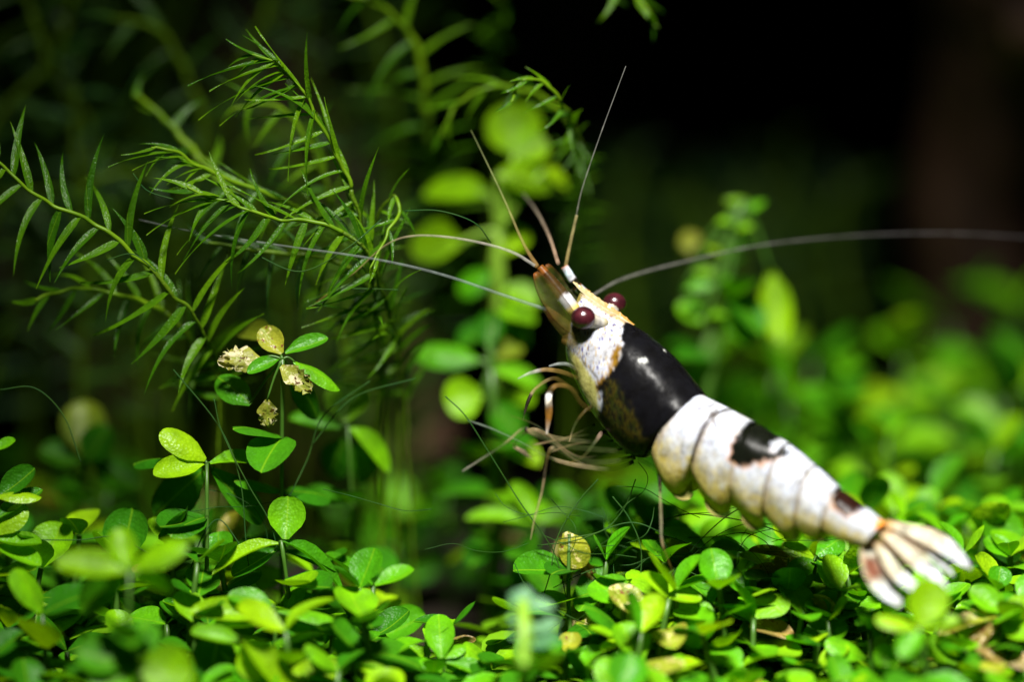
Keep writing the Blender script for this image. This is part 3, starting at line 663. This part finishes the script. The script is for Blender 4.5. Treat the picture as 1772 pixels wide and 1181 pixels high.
for i, (a, b, hw, d, ab) in enumerate(rings):
    A, B = P(a.x, a.y, d), P(b.x, b.y, d)
    lo, hi = (0, NCAR - 2) if i < NCAR else (NCAR + (i - NCAR) // 18 * 18, NCAR + (i - NCAR) // 18 * 18 + 16)
    i0, i1 = max(lo, min(i, hi) - 8), min(hi, max(i, lo) + 8)
    T = (P(rings[i0][0].x, rings[i0][0].y, rings[i0][3]) - P(rings[i1][0].x, rings[i1][0].y, rings[i1][3])).normalized()   # towards the head
    e = (A - B); h = e.length / 2; e = e.normalized()
    lat = T.cross(e).normalized()                 # sideways; make it point to the camera
    if lat.dot(VIEW) < 0: lat = -lat
    c, s = math.cos(ROLL), math.sin(ROLL)
    e2 = e * c + lat * s; l2 = lat * c - e * s
    axes.append((cent[i], e2, l2, h, hw))
    for k in range(NV):
        v = 2 * math.pi * k / NV                  # 0 back, pi belly; 0..pi is the side towards the camera
        cv, sv = math.cos(v), math.sin(v)
        ex = 0.86 - (0.42 if ab else 0.22) * smooth(0.25, -0.35, cv)     # side plates hang almost straight down
        x = hw * math.copysign(abs(sv) ** ex, sv)
        y = h * cv
        if cv > 0: x *= 1 - 0.10 * cv * cv         # the back a little keeled
        else:
            x *= 1 - 0.12 * cv * cv
            # underside of abdomen drawn in between the hanging side plates
            if ab: 
                under = smooth(-0.975, -1.0, cv); y += h * 0.30 * under
        w_ = 0.045 * noise.noise(Vector((i * .12, v * 2.2, 1.0)))
        BV.append(cent[i] + e2 * y + l2 * (x + w_))
BF = []
for i in range(NR - 1):
    if rings[i] is rings[i + 1]: continue
    for k in range(NV):
        k2 = (k + 1) % NV
        BF.append((i * NV + k, i * NV + k2, (i + 1) * NV + k2, (i + 1) * NV + k))
BF.append(tuple(range(NV))); BF.append(tuple((NR - 1) * NV + k for k in range(NV - 1, -1, -1)))

def poly_sd(poly, x, y):
    """signed distance, positive inside"""
    ins = False; best = 1e9; n = len(poly)
    for i in range(n):
        x0, y0 = poly[i]; x1, y1 = poly[(i + 1) % n]
        if (y0 > y) != (y1 > y) and x < (x1 - x0) * (y - y0) / (y1 - y0) + x0: ins = not ins
        dx, dy = x1 - x0, y1 - y0
        t = max(0, min(1, ((x - x0) * dx + (y - y0) * dy) / (dx * dx + dy * dy)))
        best = min(best, math.hypot(x - x0 - dx * t, y - y0 - dy * t))
    return best if ins else -best
def line_d(line, x, y):
    best = 1e9
    for (x0, y0), (x1, y1) in zip(line, line[1:]):
        dx, dy = x1 - x0, y1 - y0
        t = max(0, min(1, ((x - x0) * dx + (y - y0) * dy) / (dx * dx + dy * dy)))
        best = min(best, math.hypot(x - x0 - dx * t, y - y0 - dy * t))
    return best
def mixc(a, b, t): return tuple(a[i] + (b[i] - a[i]) * t for i in range(len(a)))
SADDLE = [(1086, 552), (1130, 560), (1180, 600), (1225, 650), (1250, 692), (1222, 684), (1198, 690), (1182, 712), (1172, 745), (1150, 778), (1110, 800), (1064, 778), (1032, 724), (1042, 700), (1034, 668), (1058, 645), (1070, 622), (1078, 598), (1074, 575)]
WINDOW = [(1042, 676), (1058, 655), (1075, 672), (1085, 700), (1110, 735), (1118, 765), (1100, 790), (1066, 768), (1044, 724)]
CHEEK = [(984, 606), (1002, 620), (1022, 650), (1034, 668), (1036, 722), (1014, 690), (992, 648)]
BROWN = [(1030, 660), (1048, 652), (1058, 622), (1068, 596), (1078, 600), (1072, 630), (1058, 652), (1044, 676), (1036, 682)]
SEG3 = [c2(*p) for p in [(498, 285), (560, 230), (640, 262), (720, 330), (690, 322), (648, 345), (636, 385), (660, 402), (700, 372), (742, 395), (690, 415), (620, 432), (560, 446), (512, 466), (445, 432), (462, 360)]]
SEG6 = [c2(*p) for p in [(955, 560), (1000, 560), (1100, 640), (1075, 672), (1005, 700), (946, 655), (930, 610)]]
LINES = [([c2(*p) for p in [(385, 195), (345, 235), (322, 275), (292, 340), (268, 430)]], 3.2, 1.0), ([c2(*p) for p in [(300, 185), (345, 178), (372, 162)]], 2.2, .8), ([c2(*p) for p in [(372, 240), (385, 282)]], 2.2, .8),
         ([c2(*p) for p in [(455, 190), (400, 205), (350, 232)]], 2.0, .7), ([c2(*p) for p in [(805, 488), (770, 540), (735, 572)]], 3.0, .6), ([c2(*p) for p in [(925, 575), (890, 610), (870, 640)]], 2.6, .6), ([c2(*p) for p in [(225, 340), (222, 400)]], 1.8, .5), ([c2(*p) for p in [(340, 350), (380, 352)]], 2.0, .5)]
FLECK = [(1113, 624, 7, 3.6), (1153, 606, 5, 3)]
side_cache = {}
def pig(i, k):
    kk = k if k <= NV // 2 else NV - k
    key = (i, kk)
    if key in side_cache: return side_cache[key]
    p = BV[i * NV + kk]; x, y, _ = project(p)
    s = i; v = kk / (NV / 2)          # 0 back .. 1 belly
    nz = noise.noise(Vector((x * .09, y * .09, 5))) ; nf = noise.noise(Vector((x * .2, y * .2, 8))); nh = noise.noise(Vector((x * .34, y * .34, 2)))
    white = (0.40, 0.43, 0.50); cream = (0.46, 0.37, 0.085)
    jag = nz * 7 + nf * 5
    a = 1.0
    if i < NCAR:
        c = (0.42, 0.44, 0.52)
        # dark blue and yellow flecks over the white head
        if nf > 0.34: c = mixc(c, (0.06, 0.05, 0.17), smooth(.34, .46, nf))
        if nh > 0.30: c = mixc(c, (0.38, 0.25, 0.03), .8 * smooth(.30, .42, nh))
        c = mixc(c, (0.46, 0.30, 0.08), smooth(0.10, 0.0, v) * .7)
        sd = poly_sd(CHEEK, x, y)
        c = mixc(c, (0.42, 0.40, 0.13), smooth(-4, 4, sd + jag * .3))
        dl = line_d([(1003, 618), (1014, 632), (1034, 655)], x, y)
        c = mixc(c, (0.12, 0.10, 0.05), .7 * smooth(2.2, .8, dl))
        sd = poly_sd(BROWN, x, y)
        c = mixc(c, (0.20, 0.11, 0.012), smooth(-3, 3, sd + jag))
        sd = poly_sd(SADDLE, x, y) + jag * .8
        blk = smooth(-2, 2, sd)
        dk = (0.004, 0.004, 0.005)
        wd = poly_sd(WINDOW, x, y) + nz * 12 + nf * 6
        m = smooth(-6, 10, wd)
        dk = mixc(dk, (0.025, 0.030, 0.004) if nz < .05 else (0.05, 0.04, 0.005), m * (0.75 if nf < .15 else .1))
        c = mixc(c, dk, blk)
        for fx, fy, ra, rb in FLECK:
            c = mixc(c, (0.6, 0.62, 0.6), smooth(1.15, .75, math.hypot((x - fx) * .9 / ra + (y - fy) * -.4 / ra, (y - fy) / rb)))
        c = mixc(c, (.16, .13, .03), smooth(7, 2, i + nz * 4))
    else:
        c = mixc(white, cream, smooth(.38, .74, v + nz * .14 + nf * .05))
        c = mixc(c, (0.44, 0.33, 0.05), .6 * smooth(.2, .5, nz) * smooth(.55, .8, v))
        if nf > .38 and v < .6: c = mixc(c, (0.35, 0.33, 0.42), .5)
        # fine streaks down the side plates
        st = noise.noise(Vector((i * 1.3, v * 3, 4)))
        c = mixc(c, (0.32, 0.27, 0.10), .45 * smooth(.1, .5, st) * smooth(.4, .7, v))
        t_in = ((i - NCAR) % 18) / 16
        if t_in < .08: c = mixc(c, (0.30, 0.22, 0.12), .5)
        for ln, wd, am in LINES:
            c = mixc(c, (0.05, 0.035, 0.03), am * smooth(wd * 1.3, wd * .4, line_d(ln, x, y) - nf * 1.5))
        for poly, dk in ((SEG3, (0.004, 0.005, 0.003)), (SEG6, (0.016, 0.006, 0.004))):
            sd = poly_sd(poly, x, y) + jag * .7
            low = smooth(.12, .35, v)
            c = mixc(c, (0.55, 0.22, 0.03), .6 * smooth(-6, -3, sd) * low)
            c = mixc(c, dk, smooth(-3, 1.5, sd))
        q = math.hypot((x - 1524) / 12, (y - 912) / 14)
        c = mixc(c, (0.72, 0.25, 0.02), smooth(1.3, .5, q + nz * .3))
        a = 1.0
    side_cache[key] = (*c, a)
    return side_cache[key]

SO = P(1165, 985, -2.5); SO.z = ground(SO.x, SO.y)
shrimp = empty('shrimp', SO)
tag(shrimp, 'black and white banded shrimp climbing with head raised over the plant carpet', 'shrimp')
body = mesh_obj('body', BV, BF, M['shell'], shrimp, origin=SO)
set_pigment(body, [pig(i, k) for i in range(NR) for k in range(NV)])

def ellipsoid(c, ax, ay, az, nu=24, nv=14):
    V, F = [], []
    for j in range(nv + 1):
        b = math.pi * j / nv
        for i in range(nu):
            a = 2 * math.pi * i / nu
            V.append(c + ax * (math.sin(b) * math.cos(a)) + ay * (math.sin(b) * math.sin(a)) + az * math.cos(b))
    for j in range(nv):
        for i in range(nu):
            F.append((j * nu + i, j * nu + (i + 1) % nu, (j + 1) * nu + (i + 1) % nu, (j + 1) * nu + i))
    return V, F
def limb(name, pts, rads, colf, sides=10, parent=shrimp, n=8, flat=1.0):
    """pts (px,py,d) ; rads mm ; colf(t, angle index) -> rgba"""
    cl = catmull([P(*p) for p in pts], n); tb = [(i / (len(rads) - 1), r) for i, r in enumerate(rads)]
    V, F = tube(cl, lambda t: interp(tb, t), sides)
    o = mesh_obj(name, V, F, M['flesh'], parent, origin=SO)
    def cc(t, i):
        c = colf(min(1, max(0, t + .035 * noise.noise(V[i] * 3.5))), i); m = .75 + .5 * noise.noise(V[i] * 4.0)
        return (c[0] * m, c[1] * m, c[2] * m, c[3] if c[3] > .9 else c[3] * .36)
    set_pigment(o, [cc(i // sides / (len(cl) - 1), i) for i in range(len(V))])
    return o
def bands(stops):
    """stops: (t, rgba) stepped softly"""
    def f(t, i):
        for (a, ca), (b, cb) in zip(stops, stops[1:]):
            if t <= b: return mixc(ca, cb, smooth(0, 1, (t - a) / (b - a)) if b > a else 1)
        return stops[-1][1]
    return f

# eyes on white stalks
for (px, py, d), (sx, sy, sd) in (((1009, 551, -1.25), (1046, 562, -.6)), ((1063, 527, 2.0), (1050, 552, 1.2))):
    c = P(px, py, d); r = 0.58
    V, F = ellipsoid(c, Vector((r, 0, 0)), Vector((0, r, 0)), Vector((0, 0, r * .95)))
    es = limb('eyestalk', [(sx, sy, sd), ((sx + px) / 2, (sy + py) / 2, (sd + d) / 2), (px + (sx - px) * .2, py + (sy - py) * .2, d + (sd - d) * .2)], [.28, .34, .46], bands([(0, (.36, .31, .16, 1)), (.3, (.44, .42, .38, 1)), (.75, (.44, .40, .30, 1)), (.9, (.25, .09, .04, 1)), (1, (.12, .04, .03, 1))]), sides=14)
    mesh_obj('eye', V, F, M['eye'], es, origin=SO)

# rostrum: serrated blade along the top of the head
def rostrum():
    ax = [(1098, 563, .1), (1075, 549, .35), (1050, 534, .6), (1025, 517, .8), (1006, 502, .95), (992, 488, 1.05)]
    hts = [.03, .14, .19, .20, .15, .03]
    V, F, C = [], [], []
    cl = catmull([P(*p) for p in ax], 6); n = len(cl)
    for i, p in enumerate(cl):
        t = i / (n - 1); h = interp([(k / 5, q) for k, q in enumerate(hts)], t)
        T = (cl[min(i + 1, n - 1)] - cl[max(i - 1, 0)]).normalized()
        up = (RIGHT * .55 + UP * .75 + VIEW * .3); up = (up - T * up.dot(T)).normalized(); lt = T.cross(up)
        tooth = (0.04 if i % 3 == 1 and 0.1 < t < .95 else 0)
        w_ = .17 * (1 - t * .6)
        for a, b in ((h + tooth, 0), (h * .4, w_ * .6), (-h * .3, w_), (-h * .9, 0), (-h * .3, -w_), (h * .4, -w_ * .6)): V.append(p + up * a + lt * b)
        for k in range(6): C.append(mixc((.28, .15, .03, 1), (.34, .27, .12, 1), smooth(.2, .7, t)) if k in (0, 1, 5) else (.38, .33, .20, 1))
    for i in range(n - 1):
        for k in range(6): F.append((i * 6 + k, i * 6 + (k + 1) % 6, (i + 1) * 6 + (k + 1) % 6, (i + 1) * 6 + k))
    F.append(tuple(range(5, -1, -1))); F.append(tuple((n - 1) * 6 + k for k in range(6)))
    o = mesh_obj('rostrum', V, F, M['flesh'], shrimp, origin=SO, smooth=False); set_pigment(o, C)
rostrum()
OL = (.12, .10, .015, .5); BR = (.10, .04, .010, .85); WH = (.50, .51, .54, 1); OR = (.22, .075, .012, .92); DKB = (.03, .02, .012, .9)
# stalks of the small antennae
limb('antennule_stalk', [(1016, 512, 1.3), (1002, 500, 1.3), (990, 484, 1.3), (976, 461, 1.3)], [.26, .24, .22, .19], bands([(0, (.75, .5, .15, 1)), (.12, OR), (.22, WH), (.34, WH), (.40, OR), (.46, DKB), (.62, DKB), (.68, WH), (.86, (.6, .75, .8, 1)), (.93, WH), (1, OR)]), n=10)
limb('antennule_stalk', [(998, 545, -.3), (978, 518, -.3), (955, 488, -.2), (934, 462, -.1)], [.36, .36, .28, .18], bands([(0, OL), (.14, (.6, .45, .12, 1)), (.22, WH), (.36, WH), (.42, BR), (.75, BR), (.9, OR), (1, OR)]), n=10)
# antennal scales: translucent plates
def plate(name, axis, wid, colf, nh, thick=.10, parent=shrimp, mat='flesh', nl=18, prof=None):
    cl = catmull([P(*p) for p in axis], nl // (len(axis) - 1) + 1); n = len(cl); V, F, C = [], [], []
    m = 12
    for i, p in enumerate(cl):
        t = i / (n - 1); T = (cl[min(i + 1, n - 1)] - cl[max(i - 1, 0)]).normalized()
        nn = (nh - T * nh.dot(T)).normalized(); S = T.cross(nn)
        wv = (prof(t) if prof else math.sin(math.pi * min(1, .12 + .86 * t)) ** .6) * wid * .5
        th = thick * (0.25 + .75 * math.sin(math.pi * min(1, .15 + .8 * t)))
        for k in range(m):
            a = 2 * math.pi * k / m
            V.append(p + S * (math.cos(a) * wv) + nn * (math.sin(a) * th + .12 * wid * (math.cos(a) ** 2 - .5)))
            q = .86 + .55 * noise.noise(V[-1] * 2.6) + .3 * noise.noise(V[-1] * 6.0)
            cc = colf(min(1, max(0, t + .05 * noise.noise(V[-1] * 2.0))), math.cos(a)); C.append((cc[0] * q, cc[1] * q, cc[2] * q, cc[3]))
    for i in range(n - 1):
        for k in range(m): F.append((i * m + k, i * m + (k + 1) % m, (i + 1) * m + (k + 1) % m, (i + 1) * m + k))
    F.append(tuple(range(m - 1, -1, -1))); F.append(tuple((n - 1) * m + k for k in range(m)))
    o = mesh_obj(name, V, F, M[mat], parent, origin=SO); set_pigment(o, C); return o
def scale_col(t, s):
    c = mixc((.05, .06, .006, .26), (.07, .035, .006, .5), smooth(.7, 1, abs(s)))
    return mixc(c, (.18, .06, .012, .6), smooth(.9, 1, t))
plate('antennal_scale', [(1000, 575, -.9), (975, 545, -1.1), (948, 508, -1.1), (926, 472, -1.0)], 1.05, scale_col, VIEW + UP * .3)
plate('antennal_scale', [(1010, 540, 1.2), (985, 515, 1.4), (962, 488, 1.5), (946, 458, 1.5)], .9, scale_col, VIEW + UP * .3)
limb('antenna_stalk', [(1000, 590, -.6), (978, 568, -.8), (960, 550, -.9), (944, 534, -1)], [.34, .38, .30, .16], bands([(0, OL), (.5, (.20, .15, .03, .6)), (.8, (.28, .12, .03, .7)), (1, (.3, .2, .06, .7))]))
limb('antenna_stalk', [(1022, 545, 1.6), (1022, 528, 2.0), (1024, 512, 2.3)], [.3, .26, .14], bands([(0, (.3, .2, .06, .8)), (1, (.3, .25, .2, .8))]))
limb('mouthpart', [(1000, 600, -.4), (986, 590, -.6), (972, 588, -.6)], [.4, .34, .16], bands([(0, (.3, .25, .08, .7)), (1, (.35, .2, .04, .6))]))

# antennae
GREY = (.40, .42, .42, .62)
def ant(pts, r0, r1, c0, c1): return limb('antenna', pts, [r0, (r0 + r1) / 2, r1], bands([(0, c0), (1, c1)]), sides=7, n=14)
ant([(930, 462, 0), (905, 420, .2), (868, 335, .8), (815, 225, 1.8)], .12, .022, (.34, .20, .06, .9), (.30, .36, .12, .5))
ant([(966, 456, .6), (950, 408, 2.5), (928, 365, 4.5), (905, 335, 6.5)], .11, .05, (.45, .30, .20, .9), (.4, .36, .26, .4))
ant([(979, 460, 1.3), (986, 425, 1.3), (998, 372, 1.2)], .10, .08, (.36, .27, .10, .9), (.42, .36, .16, .9))
ant([(997, 374, 1.2), (1008, 325, 1.0), (1040, 230, .4), (1083, 114, -.4)], .05, .018, (.30, .30, .24, .5), (.5, .5, .46, .6))
ant([(926, 460, -.2), (880, 434, -.2), (800, 414, -.2), (720, 408, -.1), (668, 424, .1), (610, 475, .6), (540, 530, 1.4)], .085, .03, (.5, .48, .42, .85), (.34, .24, .06, .6))
ant([(946, 536, -1), (880, 514, -.8), (760, 474, -.5), (640, 447, -.3), (480, 424, 0), (330, 400, .8), (240, 380, 2)], .095, .03, (.18, .23, .21, .8), (.20, .22, .20, .7))
ant([(1024, 512, 2.3), (1080, 482, 4), (1180, 454, 5), (1320, 424, 6), (1480, 408, 7.5), (1640, 404, 8.5), (1800, 412, 9.5)], .075, .045, (.26, .25, .22, .8), (.14, .13, .135, .6))

# walking legs and small claws (thin, see-through, dark or white at the joints)
AM = (.15, .10, .02, .40); CLR = (.10, .13, .04, .26); JT = (.36, .27, .14, .88); BK = (.02, .016, .01, .95)
def leg(pts, rads, stops, name='walking_leg'): return limb(name, pts, [r * .72 for r in rads], bands(stops), sides=8, n=8)
leg([(1088, 782, -.6), (1030, 778, -1.3), (970, 770, -1.8), (918, 748, -2.0), (905, 742, -2.0), (868, 772, -2.2), (800, 816, -2.6)], [.17, .19, .19, .16, .11, .09, .05], [(0, BK), (.08, CLR), (.42, CLR), (.52, JT), (.58, BK), (.64, CLR), (.78, JT), (.84, CLR), (1, (.45, .42, .33, .6))])
leg([(1098, 792, -.3), (1050, 800, -.9), (1000, 796, -1.3), (960, 776, -1.5), (948, 790, -1.5), (938, 850, -1.4), (926, 895, -1.2), (918, 935, -1.0)], [.17, .19, .19, .15, .13, .11, .10, .06], [(0, BK), (.1, CLR), (.38, CLR), (.45, JT), (.55, AM), (.64, BK), (.68, JT), (.75, (.42, .34, .16, .7)), (1, (.42, .34, .16, .6))])
leg([(1106, 795, -.3), (1126, 806, -1.2), (1140, 820, -2.0), (1142, 850, -2.1), (1144, 900, -2.2), (1146, 940, -2.2), (1162, 985, -2.0), (1172, 1020, -1.8)], [.15, .16, .14, .11, .12, .10, .08, .05], [(0, AM), (.2, CLR), (.3, BK), (.40, BK), (.44, (.3, .27, .12, .7)), (.66, (.34, .32, .2, .7)), (.70, JT), (.76, AM), (1, AM)])
leg([(1078, 772, .8), (1020, 765, .8), (960, 758, .6), (920, 744, .4), (890, 770, 1.8), (905, 782, 2.2), (925, 800, 2.6)], [.15, .17, .17, .14, .11, .16, .06], [(0, BK), (.1, CLR), (.5, JT), (.6, CLR), (.72, (.75, .45, .34, .8)), (.85, (.7, .45, .35, .8)), (1, CLR)])
leg([(1096, 800, .9), (1060, 812, .7), (1000, 806, .6), (950, 792, .6), (900, 765, .8), (850, 742, 1.4), (810, 728, 2)], [.14, .17, .17, .14, .09, .08, .05], [(0, BK), (.1, CLR), (.42, JT), (.5, CLR), (1, (.30, .38, .30, .5))])
leg([(1058, 756, .2), (1044, 748, -.3), (1030, 765, -.9), (1010, 790, -1.0), (985, 802, -.8)], [.14, .16, .14, .12, .06], [(0, BK), (.2, BK), (.3, (.6, .4, .3, .8)), (.55, CLR), (1, AM)])
leg([(1036, 716, -.2), (1008, 700, -.8), (986, 672, -1.2), (962, 668, -1.4), (950, 684, -1.5), (950, 715, -1.5), (946, 752, -1.4)], [.14, .17, .15, .16, .24, .26, .08], [(0, AM), (.3, AM), (.5, (.45, .25, .06, .6)), (.62, AM), (.68, (.85, .84, .85, 1)), (.74, (.7, .62, .5, .9)), (.80, (.45, .22, .05, .75)), (.88, (.45, .2, .03, .85)), (1, (.75, .7, .65, .9))], name='cheliped')
leg([(1014, 690, .4), (985, 670, .2), (958, 655, 0), (928, 672, -.2), (914, 695, -.3), (905, 728, -.3)], [.13, .15, .14, .12, .13, .05], [(0, AM), (.4, AM), (.55, (.5, .36, .12, .8)), (.68, JT), (.74, BK), (.9, BK), (1, CLR)], name='cheliped')
leg([(1000, 655, -.3), (975, 645, -.6), (945, 640, -.8), (918, 646, -.8), (896, 656, -.7)], [.14, .15, .14, .12, .05], [(0, AM), (.3, (.4, .26, .06, .6)), (.55, (.5, .32, .12, .8)), (.62, (.6, .55, .5, .8)), (1, (.5, .5, .48, .7))], name='cheliped')
leg([(1004, 645, -.4), (985, 632, -.9), (968, 630, -1.1), (950, 634, -1.1)], [.10, .12, .10, .05], [(0, AM), (.5, (.4, .45, .4, .7)), (1, (.5, .55, .55, .7))], name='maxilliped')
leg([(1030, 700, -.6), (1012, 712, -.9), (995, 735, -1.0), (985, 765, -1.0)], [.12, .13, .11, .05], [(0, BK), (.4, AM), (.7, CLR), (1, JT)], name='maxilliped')
for k in range(5):
    bx, by = 1030 + k * 16, 735 + k * 14; ex, ey = R.uniform(860, 960), R.uniform(700, 830)
    leg([(bx, by, .8), ((bx * .6 + ex * .4), by + R.uniform(-10, 25), 1.4), ((bx * .25 + ex * .75), (by + ey) / 2 + R.uniform(-20, 20), 1.8), (ex, ey, 2.4)], [.09, .09, .07, .03], [(0, BK), (.12, CLR), (.5, (.3, .2, .1, .5)), (.56, JT), (.62, CLR), (1, AM)])
# swimming legs under the abdomen
for k, (a, b, c) in enumerate([((1170, 812), (1180, 846), (1196, 862)), ((1232, 846), (1240, 876), (1262, 892)), ((1290, 872), (1302, 902), (1326, 912)), ((1348, 894), (1362, 920), (1384, 930)), ((1396, 905), (1414, 926), (1436, 934))]):
    d = DEPTHS[k] - .5
    plate('swimming_leg', [(*a, d), (*b, d), (*c, d)], 1.1 - .1 * k, lambda t, s: mixc((.36, .30, .09, .9), (.34, .30, .09, .6), t), VIEW + UP * .4, thick=.12)

# tail fan
def fan_col(patch, tipw=(.50, .52, .56, 1)):
    def f(t, s):
        c = mixc((.38, .24, .09, 1), (.44, .43, .34, .92), smooth(0, .25, t))
        c = mixc(c, tipw, smooth(.6, .74, t))
        if patch: c = mixc(c, patch, smooth(.26, .34, t) * smooth(.66, .56, t) * smooth(.85, .45, abs(s - .1)))
        c = mixc(c, (.30, .15, .04, 1), .5 * smooth(.62, .95, abs(s)) * smooth(.75, .6, t))
        return c
    return f
FP = lambda t: (0.42 + .58 * smooth(.0, .65, t)) * (1 - t ** 6 * .95)
fan = [('uropod', [(1500, 934, -5.7), (1506, 968, -6.3), (1526, 1012, -6.9), (1558, 1052, -7.4)], 1.55, (.16, .06, .035, 1)),
       ('uropod', [(1512, 932, -5.9), (1534, 968, -6.6), (1560, 1000, -7.2), (1594, 1032, -7.7)], 1.05, None),
       ('telson', [(1520, 918, -5.8), (1556, 946, -6.6), (1594, 978, -7.3), (1638, 1018, -7.9)], 1.15, None),
       ('uropod', [(1526, 914, -5.5), (1570, 934, -5.9), (1612, 958, -6.1), (1650, 998, -6.4)], .75, (.10, .035, .012, 1)),
       ('uropod', [(1530, 908, -5.4), (1580, 922, -5.8), (1630, 944, -6.1), (1680, 986, -6.4)], 1.35, None)]
for nm, ax, wd, patch in fan:
    plate(nm, ax, wd, fan_col(patch), VIEW * .6 + UP * .6 + RIGHT * .25, thick=.13, mat='shell', nl=26, prof=FP)
# brown membrane between the lobes
plate('fan_membrane', [(1528, 925, -5.9), (1560, 955, -6.3), (1592, 990, -6.8)], 1.0, lambda t, s: (.22, .08, .01, .95), VIEW * .6 + UP * .6, thick=.06, nl=20)

# ------------------------------------------------------------------ hair algae, each thread a thing
def thread(pts, r=.035):
    p3 = [P(*p) for p in pts]; cl = catmull(p3, 9)
    V, F = tube(cl, r, 5)
    o = mesh_obj('algae_thread', V, F, M['algae'], origin=p3[-1])
    return tag(o, 'hair-thin dark green algae thread tangled among the plants', 'algae', 'algae threads')
TH = [[(770, 686, -1), (805, 720, -1), (850, 790, -.8), (900, 870, -.5), (960, 960, 0), (985, 1060, 0)],
      [(590, 500, 1), (640, 500, .8), (690, 502, 1)], [(700, 365, .5), (760, 365, .3), (820, 385, .3), (850, 420, 1)],
      [(370, 690, 0), (385, 750, 0), (430, 840, -.2), (465, 900, -.2), (480, 950, 0)], [(300, 640, .5), (380, 740, .3), (415, 830, 0), (425, 930, 0), (430, 980, 0)],
      [(420, 950, 0), (380, 900, .2), (350, 930, 0), (330, 985, -.5)], [(640, 660, 2), (560, 720, 2), (530, 800, 2), (480, 900, 1)], [(720, 655, 2), (610, 690, 2), (540, 770, 2)],
      [(70, 935, -1), (140, 935, -1), (200, 930, -.5), (260, 960, 0)], [(0, 675, 1), (60, 672, 1), (110, 720, 1), (140, 800, 1)],
      [(1035, 830, 0), (1000, 870, 0), (965, 930, 0), (950, 1000, 0), (930, 1060, 0)], [(1100, 830, 0), (1080, 880, .5), (1040, 920, .5), (960, 935, .5)],
      [(930, 945, .5), (1000, 935, .2), (1090, 905, 0), (1160, 930, 0), (1240, 960, 0)], [(1060, 860, 0), (1090, 900, 0), (1110, 960, 0), (1100, 1060, 0)],
      [(1300, 870, 0), (1250, 900, 0), (1190, 960, 0), (1110, 1060, 0), (1000, 1100, 0)], [(1370, 930, 0), (1300, 905, 0), (1200, 890, .2), (1150, 900, 0)],
      [(440, 440, 0), (520, 470, 0), (600, 430, 0), (660, 380, .5)], [(185, 450, 0), (230, 440, 0), (270, 470, 0)], [(230, 300, 0), (255, 330, 0), (300, 345, 0)]]
for t in TH: thread(t)
for i in range(40):
    cx, cy = R.choice([(1080, 930), (1150, 960), (1250, 960), (980, 960), (1320, 960), (450, 880), (1200, 1010)])
    x, y = cx + R.uniform(-110, 110), cy + R.uniform(-70, 60); d = R.uniform(-1.5, 2.5)
    a = R.uniform(0, 6.28); pts = [(x, y, d)]
    for k in range(4):
        a += R.uniform(-.7, .7); x += math.cos(a) * 48; y += math.sin(a) * 34 + 8; pts.append((x, y, d + R.uniform(-.6, .6)))
    thread(pts, R.uniform(.014, .026))
print('objects', len(SC.objects))
